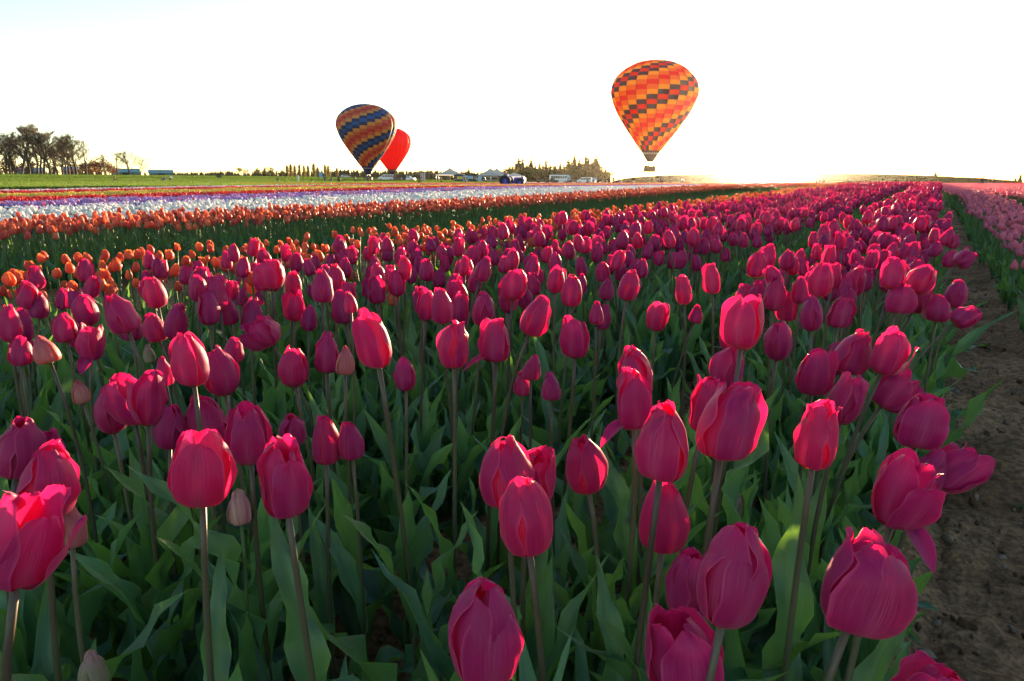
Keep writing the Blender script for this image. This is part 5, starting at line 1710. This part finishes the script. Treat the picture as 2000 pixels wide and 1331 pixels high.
def vehicle(name, px, d, rz, prof, width, wheels, windows, paint, label, cat, wr=.35):
    """prof: side outline (x,z) of the body, x forward"""
    g = ground_at(px, d); root = empty(name, g, face_cam(*g[:2]) + rz); tag(root, label, cat, 'vehicles parked by the tents')
    b = MB(); n = len(prof); hw = width / 2
    V = [(x, -hw, z) for x, z in prof] + [(x, hw, z) for x, z in prof]
    # tumblehome: the upper body is narrower
    zb = max(z for x, z in prof)
    V = [(x, y * (1 - .10 * max(0, z - zb * .55) / (zb * .45)), z) for x, y, z in V]
    b.add(V, [tuple(range(n)), tuple(reversed(range(n, 2 * n)))] + [(i, i + n, (i + 1) % n + n, (i + 1) % n) for i in range(n)])
    b.build('body', [paint], root, False)
    for x in wheels:
        for sy in (-1, 1): wheel(root, x, sy * (hw - .1), wr, .11)
    for x0, x1, z0, z1 in windows:
        for sy in (-1, 1):
            k = 1 - .10 * max(0, (z0 + z1) / 2 - zb * .55) / (zb * .45)
            MB().box((x0, sy * hw * k - .02, z0), (x1, sy * hw * k + .02, z1)).build('window', [M_WIN], root, False)
    xf = max(x for x, z in prof)
    for sy in (-1, 1): MB().box((xf - .02, sy * hw * .7 - .1, .62), (xf + .02, sy * hw * .7 + .1, .8)).build('headlight', [M_WP], root, False)
    MB().box((xf - .05, -hw * .9, .35), (xf + .06, hw * .9, .5)).build('bumper', [M_CHAR], root, False)
    return root


VAN = [(-2.6, .35), (-2.6, 1.95), (-2.4, 2.05), (1.0, 2.05), (1.75, 1.35), (2.6, 1.15), (2.65, .4)]
VW = [(-2.35, -1.5, 1.25, 1.8), (-1.4, -.5, 1.25, 1.8), (-.4, .4, 1.25, 1.8), (.5, 1.25, 1.25, 1.75)]
PICK = [(-2.6, .45), (-2.6, 1.1), (-.7, 1.1), (-.55, 1.75), (.7, 1.75), (1.3, 1.15), (2.5, 1.0), (2.6, .45)]
PW = [(-.45, .1, 1.15, 1.62), (.2, .85, 1.15, 1.6)]
CAR = [(-2.1, .35), (-2.15, .95), (-1.5, 1.4), (.3, 1.42), (1.0, .95), (2.0, .8), (2.1, .4)]
CW = [(-1.35, -.5, .98, 1.32), (-.4, .4, .98, 1.32)]
BUS = [(-4.6, .4), (-4.6, 2.9), (-4.4, 3.0), (3.4, 3.0), (3.7, 2.9), (4.0, 1.5), (4.6, 1.35), (4.65, .45)]
BW = [(-4.3 + k * 1.15, -3.3 + k * 1.15, 1.7, 2.6) for k in range(6)] + [(2.7, 3.6, 1.6, 2.6)]
vehicle('passenger_van', 754, 245, R(180), VAN, 1.95, (-1.6, 1.7), VW, PAINT['white'], 'white passenger van parked beside the blue balloon basket', 'van')
vehicle('pickup_truck', 797, 250, R(-20), PICK, 1.9, (-1.6, 1.6), PW, PAINT['white'], 'white pickup truck behind the dark balloon trailer', 'truck')
vehicle('bus', 1092, 262, R(10), [(x * .75, z) for x, z in BUS], 2.4, (-2.3, 2.3), [(a * .75, c * .75, z0, z1) for a, c, z0, z1 in BW], PAINT['white'], 'white bus with a row of windows before the conifer grove', 'bus', .45)
vehicle('pickup_truck', 1077, 258, R(12), PICK, 1.9, (-1.6, 1.6), PW, PAINT['black'], 'dark pickup truck parked left of the white bus', 'truck')
vehicle('parked_car', 1121, 256, R(15), CAR, 1.8, (-1.35, 1.35), CW, PAINT['brown'], 'brown car right of the tall sign post', 'car', .32)
vehicle('passenger_van', 1142, 255, R(165), VAN, 1.95, (-1.6, 1.7), VW, PAINT['white'], 'white van parked right of the brown car', 'van')
vehicle('parked_car', 1152, 262, R(170), CAR, 1.8, (-1.35, 1.35), CW, PAINT['blue'], 'blue car half behind the white van', 'car', .32)
vehicle('parked_car', 1060, 262, R(5), CAR, 1.8, (-1.35, 1.35), CW, PAINT['green'], 'dark green car left of the dark pickup truck', 'car', .32)
vehicle('parked_car', 676, 320, R(8), CAR, 1.8, (-1.35, 1.35), CW, PAINT['silver'], 'silver car far back on the meadow left of the blue balloon', 'car', .32)
# balloon trailer: open box on two wheels
g = ground_at(784, 236); root = empty('balloon_trailer', g, face_cam(*g[:2])); tag(root, 'dark open box trailer between the white van and pickup', 'trailer')
MB().box((-2.4, -.8, .5), (.2, .8, .62)).build('bed', [M_CHAR], root, False)
MB().box((.25, -.85, .5), (1.5, .85, 1.9)).build('box', [solid('trailer_brown', (.10, .07, .05), .7)], root, False)
MB().tube([(-2.4, 0, .56), (-3.4, 0, .5)], .05, 6).build('drawbar', [M_STEEL], root)
for x in (-.6, .5):
    for sy in (-1, 1): wheel(root, x, sy * .8, .33, .1)
b = MB()
for k in range(5): b.ball((-2.1 + k * .45, 0, .85), .33, 0, 8, 6, .8)
tb_ = b.build('envelope_bag', [CLOTH['grey']], root)

# the tractor
g = ground_at(1003, 86); TR = empty('tractor', (g[0], g[1], g[2]), face_cam(*g[:2]) - .25); tag(TR, 'old blue violet tractor with big wheels crossing behind the white tulips', 'tractor')
M_VIO = solid('violet_paint', (.06, .05, .36), .4, nscale=3, amt=.2); M_TYR2 = solid('worn_tyre', (.03, .028, .03), .9)
for sy in (-1, 1):
    for x, r_, w in ((-.85, .68, .19), (.95, .52, .14)):
        o = MB().lathe([(r_ * .55, -w), (r_ * .97, -w), (r_, -w * .6), (r_, w * .6), (r_ * .97, w), (r_ * .55, w)], 22).build('wheel', [M_TYR2], TR, M=Matrix.Translation((x, sy * .72, r_)) @ Matrix.Rotation(R(90), 4, 'X'))
        MB().lathe([(.01, -w * .5), (r_ * .2, -w * .9), (r_ * .56, -w * .6), (r_ * .56, w * .6), (r_ * .2, w * .9), (.01, w * .5)], 14).build('rim', [M_VIO], o)
        lg = MB()
        for k in range(14):
            a = k * math.pi / 7; lg.box((-.05, -w, r_ - .02), (.05, w, r_ + .04), M=Matrix.Rotation(R(90), 4, 'X').inverted() @ Matrix.Rotation(a, 4, 'Y'))
        # lugs follow the wheel's own axis
        lg2 = MB()
        for k in range(14):
            a = k * math.pi / 7; lg2.box((r_ - .02, -.05, -w), (r_ + .04, .05, w), M=Matrix.Rotation(a, 4, 'Z'))
        lg2.build('tread_lug', [M_TYR2], o, False)
    # fender: arched sheet over the rear wheel
    aa = np.linspace(R(20), R(175), 10)
    P = np.array([[(-.85 + .76 * math.cos(a), sy * yy, .68 + .76 * math.sin(a)) for yy in (.50, .95)] for a in aa])
    Pi = P.copy(); Pi[..., 0] = -.85 + (P[..., 0] + .85) * .96; Pi[..., 2] = .68 + (P[..., 2] - .68) * .96
    b = MB(); b.grid(P); b.grid(Pi); b.build('fender', [M_VIO], TR)
b = MB(); b.box((.05, -.26, .75), (1.45, .26, 1.22), taper=.12); b.build('bonnet', [M_VIO], TR, False)
MB().box((1.452, -.24, .72), (1.5, .24, 1.18)).build('grille', [M_CHAR], TR, False)
MB().box((-1.2, -.2, .45), (1.4, .2, .75)).build('chassis', [M_VIO], TR, False)
MB().tube([(1.0, .16, 1.2), (1.0, .16, 1.75)], .035, 6).build('exhaust', [M_CHAR], TR)
MB().tube([(-.2, 0, 1.0), (-.42, 0, 1.32)], .025, 6).build('steering_column', [M_CHAR], TR)
a = np.linspace(0, 2 * math.pi, 17)
MB().tube([(-.42 - .08 * math.cos(t), .2 * math.sin(t), 1.32 + .18 * math.cos(t)) for t in a], .02, 5).build('steering_wheel', [M_CHAR], TR)
b = MB(); b.box((-1.15, -.45, .90), (-.65, .45, .98)); b.box((-1.2, -.45, .98), (-1.12, .45, 1.3)); b.build('seat', [M_CHAR], TR, False)
MB().tube([(-1.15, 0, .5), (-1.6, 0, .45)], .05, 6).build('hitch', [M_CHAR], TR)


def on_tractor(dx, dy, dz, jacket, label, rz):
    c, s_ = math.cos(TR.rotation_euler[2]), math.sin(TR.rotation_euler[2])
    person(TR.location.x + c * dx - s_ * dy, TR.location.y + s_ * dx + c * dy, TR.location.z + dz, 'sit', TR.rotation_euler[2] + rz, jacket, 'denim', label, 'people on the tractor')


on_tractor(-.78, -.18, .50, 'blue', 'person in a bright blue jacket driving the tractor', R(90))
on_tractor(-1.25, .55, .62, 'grey', 'person in grey sitting on the tractor fender behind the driver', R(60))

# ------------------------------------------------------------------ people in the fields
PPL = [
    (317, 150, 'sit', 200, 'navy', 'black', 'person in navy sitting at the edge of the meadow, left of a sunhat wearer', .7),
    (321, 150, 'crouch', 170, 'blue', 'denim', 'person in blue crouching at the edge of the meadow', .8),
    (332, 150, 'bend', 160, 'white', 'black', 'person in pale top bending at the meadow edge right of the crouching one', .8),
    (223, 140, 'crouch', 90, 'brown', 'brown', 'lone brown figure low in the distant tulips below the teal roofs', .8),
    (542, 150, 'crouch', 180, 'black', 'black', 'dark figure crouching in the red tulips below the poplars', .9),
    (582, 150, 'stand', 150, 'white', 'white', 'person all in white standing at the meadow edge', 1),
    (634, 160, 'stand', 30, 'grey', 'denim', 'person in grey standing left of a group at the meadow edge', .85),
    (644, 165, 'crouch', 120, 'grey', 'grey', 'grey figure stooping at the meadow edge', .9),
    (648, 165, 'crouch', 200, 'teal', 'grey', 'figure in teal stooping at the meadow edge', .9),
    (661, 150, 'photo', 40, 'black', 'black', 'dark clothed person taking a picture near the blue balloon', .9),
    (665, 150, 'crouch', 240, 'brown', 'black', 'brown clad person crouching beside the picture taker', .9),
    (694, 160, 'bend', 200, 'grey', 'black', 'person in grey bending over left of the blue balloon basket', .9),
    (719, 160, 'stand', 180, 'black', 'black', 'dark person standing below the blue balloon basket', .85),
    (732, 208, 'stand', 80, 'black', 'navy', 'crew member in black right beside the blue balloon basket', 1),
    (769, 238, 'walk', 60, 'brown', 'black', 'crew member walking between the white van and the trailer', 1),
    (774, 238, 'stand', 20, 'red', 'black', 'crew member in red by the trailer', 1),
    (820, 215, 'bend', 120, 'blue', 'denim', 'person in blue bending at the foot of the striped tower', 1),
    (855, 240, 'stand', 0, 'grey', 'navy', 'person in grey standing between tower and lone tent', 1),
    (818, 150, 'crouch', 60, 'black', 'black', 'dark photographer crouching in the orange tulips below the tower', 1),
    (862, 150, 'stand', 150, 'brown', 'black', 'person in brown among the orange tulips below the lone tent', .8),
    (909, 150, 'stand', 10, 'black', 'denim', 'slim dark person among the orange tulips below the stalls', .75),
    (931, 250, 'stand', 0, 'white', 'denim', 'person in white standing by the blue cabin stall', 1),
    (1051, 140, 'photo', 20, 'black', 'brown', 'dark photographer alone right of the tractor', 1),
    (1109, 150, 'stand', 100, 'black', 'navy', 'left one of a close dark pair below the sign posts', .85),
    (1114, 150, 'stand', 260, 'black', 'black', 'right one of a close dark pair below the sign posts', .85),
    (1146, 150, 'crouch', 90, 'black', 'navy', 'dark figure crouching below the parked vans', 1.1),
    (1168, 140, 'photo', 20, 'olive', 'black', 'tall photographer at the left of a line of onlookers', 1),
    (1182, 148, 'bend', 30, 'black', 'navy', 'stooping dark onlooker beside the tall photographer', 1),
    (1190, 142, 'walk', 200, 'brown', 'black', 'brown clad onlooker in the line below the conifer grove', .9),
    (1198, 140, 'stand', 0, 'black', 'black', 'dark onlooker standing straight in the line', 1),
    (1205, 150, 'crouch', 30, 'navy', 'navy', 'onlooker in navy crouching at the right of the line', 1),
    (1213, 150, 'crouch', 180, 'white', 'grey', 'onlooker in white sitting at the right end of the line', 1),
    (1225, 200, 'walk', 100, 'olive', 'black', 'distant walker in olive left of the floating balloon', 1),
    (1235, 138, 'stand', 20, 'black', 'brown', 'dark person standing left of the floating balloon', .95),
    (1290, 130, 'stand', 90, 'black', 'black', 'left of two thin dark figures under the floating balloon', .95),
    (1294, 130, 'stand', 250, 'brown', 'black', 'right of two thin dark figures under the floating balloon', .95),
    (1309, 118, 'photo', 0, 'olive', 'olive', 'tallest person, in olive, right of the floating balloon', 1.12),
    (1330, 138, 'bend', 60, 'white', 'denim', 'person in white bending in the flowers under the sun', .9),
    (1430, 140, 'stand', 10, 'black', 'brown', 'figure near the glare of the sun', .8),
    (1596, 135, 'crouch', 10, 'black', 'black', 'left one of three low figures right of the sun', 1),
    (1607, 135, 'crouch', 60, 'red', 'black', 'middle one of three low figures right of the sun', 1),
    (1617, 132, 'stand', 60, 'black', 'black', 'right one of three low figures right of the sun', .8),
    (1660, 132, 'crouch', 200, 'navy', 'black', 'lone low figure at the end of the magenta bed', 1),
    (1917, 120, 'crouch', 20, 'black', 'navy', 'dark figure beyond the pink tulips', 1.2),
    (1939, 130, 'crouch', 90, 'brown', 'black', 'brown figure beyond the pink tulips near the right edge', 1),
]
for i, (px, d, pose, rz, j, t, lab, k) in enumerate(PPL):
    g = ground_at(px, d)
    person(g[0], g[1], g[2], pose, R(rz), j, t, lab, 'people in the tulip fields', i % 2, k)

# ------------------------------------------------------------------ the balloons
BR = balloon('orange, yellow and red chequered balloon floating just above the field', 1269, 316.5, 147, 16.7, [F_DRK, F_RED, F_DRK, F_YEL, F_ORA, F_RED, F_ORA, F_YEL], 2.0, -1.57 + .02, crown=F_GRN, lean=.02, phase=3)
BB = balloon('blue, gold and rust chequered balloon standing on the meadow', 719, 345.5, 212, 16.9, [F_NAV, F_BLU, F_NAV, F_OLD, F_RUST, F_BRICK, F_RUST, F_OLD], 0, -1.57 + .1, skirt=F_NAV, lean=.012, phase=6)
BRD = balloon('plain red balloon standing partly behind the blue one', 766, 340, 315, 17.2, None, 0, -1.5, single=F_PLAIN, lean=.0)
for B_ in (BB, BRD):
    z = float(terrain(B_.location.x, B_.location.y)) + .1
    B_.location.z = max(z, B_.location.z) if B_ is BB else max(z, B_.location.z - 2)
for k, (dx, dy, j, lab) in enumerate([(-.75, -.3, 'black', 'passenger in black at the left end of the floating balloon basket'), (-.3, -.35, 'brown', 'passenger in brown, second from the left in the floating basket'), (.15, -.3, 'navy', 'passenger in navy, third in the floating basket'), (.8, -.2, 'red', 'passenger in red at the right end of the floating basket')]):
    person(BR.location.x + dx, BR.location.y + dy, BR.location.z + .125, 'stand', R(k * 40), j, 'black', lab, 'passengers in the floating basket', k % 2, .84)

# ------------------------------------------------------------------ haze: the air over the field
HZ = NT('hazy_air')
vol = HZ.n('ShaderNodeVolumePrincipled')
vol.inputs['Color'].default_value = (1.0, .93, .82, 1)
vol.inputs['Density'].default_value = HAZE_D
vol.inputs['Anisotropy'].default_value = HAZE_G
HZ.t.links.new(vol.outputs[0], HZ.out.inputs['Volume'])
o = MB().box((-3400, -400, -4), (3400, 3400, 42)).build('haze', [HZ.m], None, False)
o['kind'] = 'stuff'
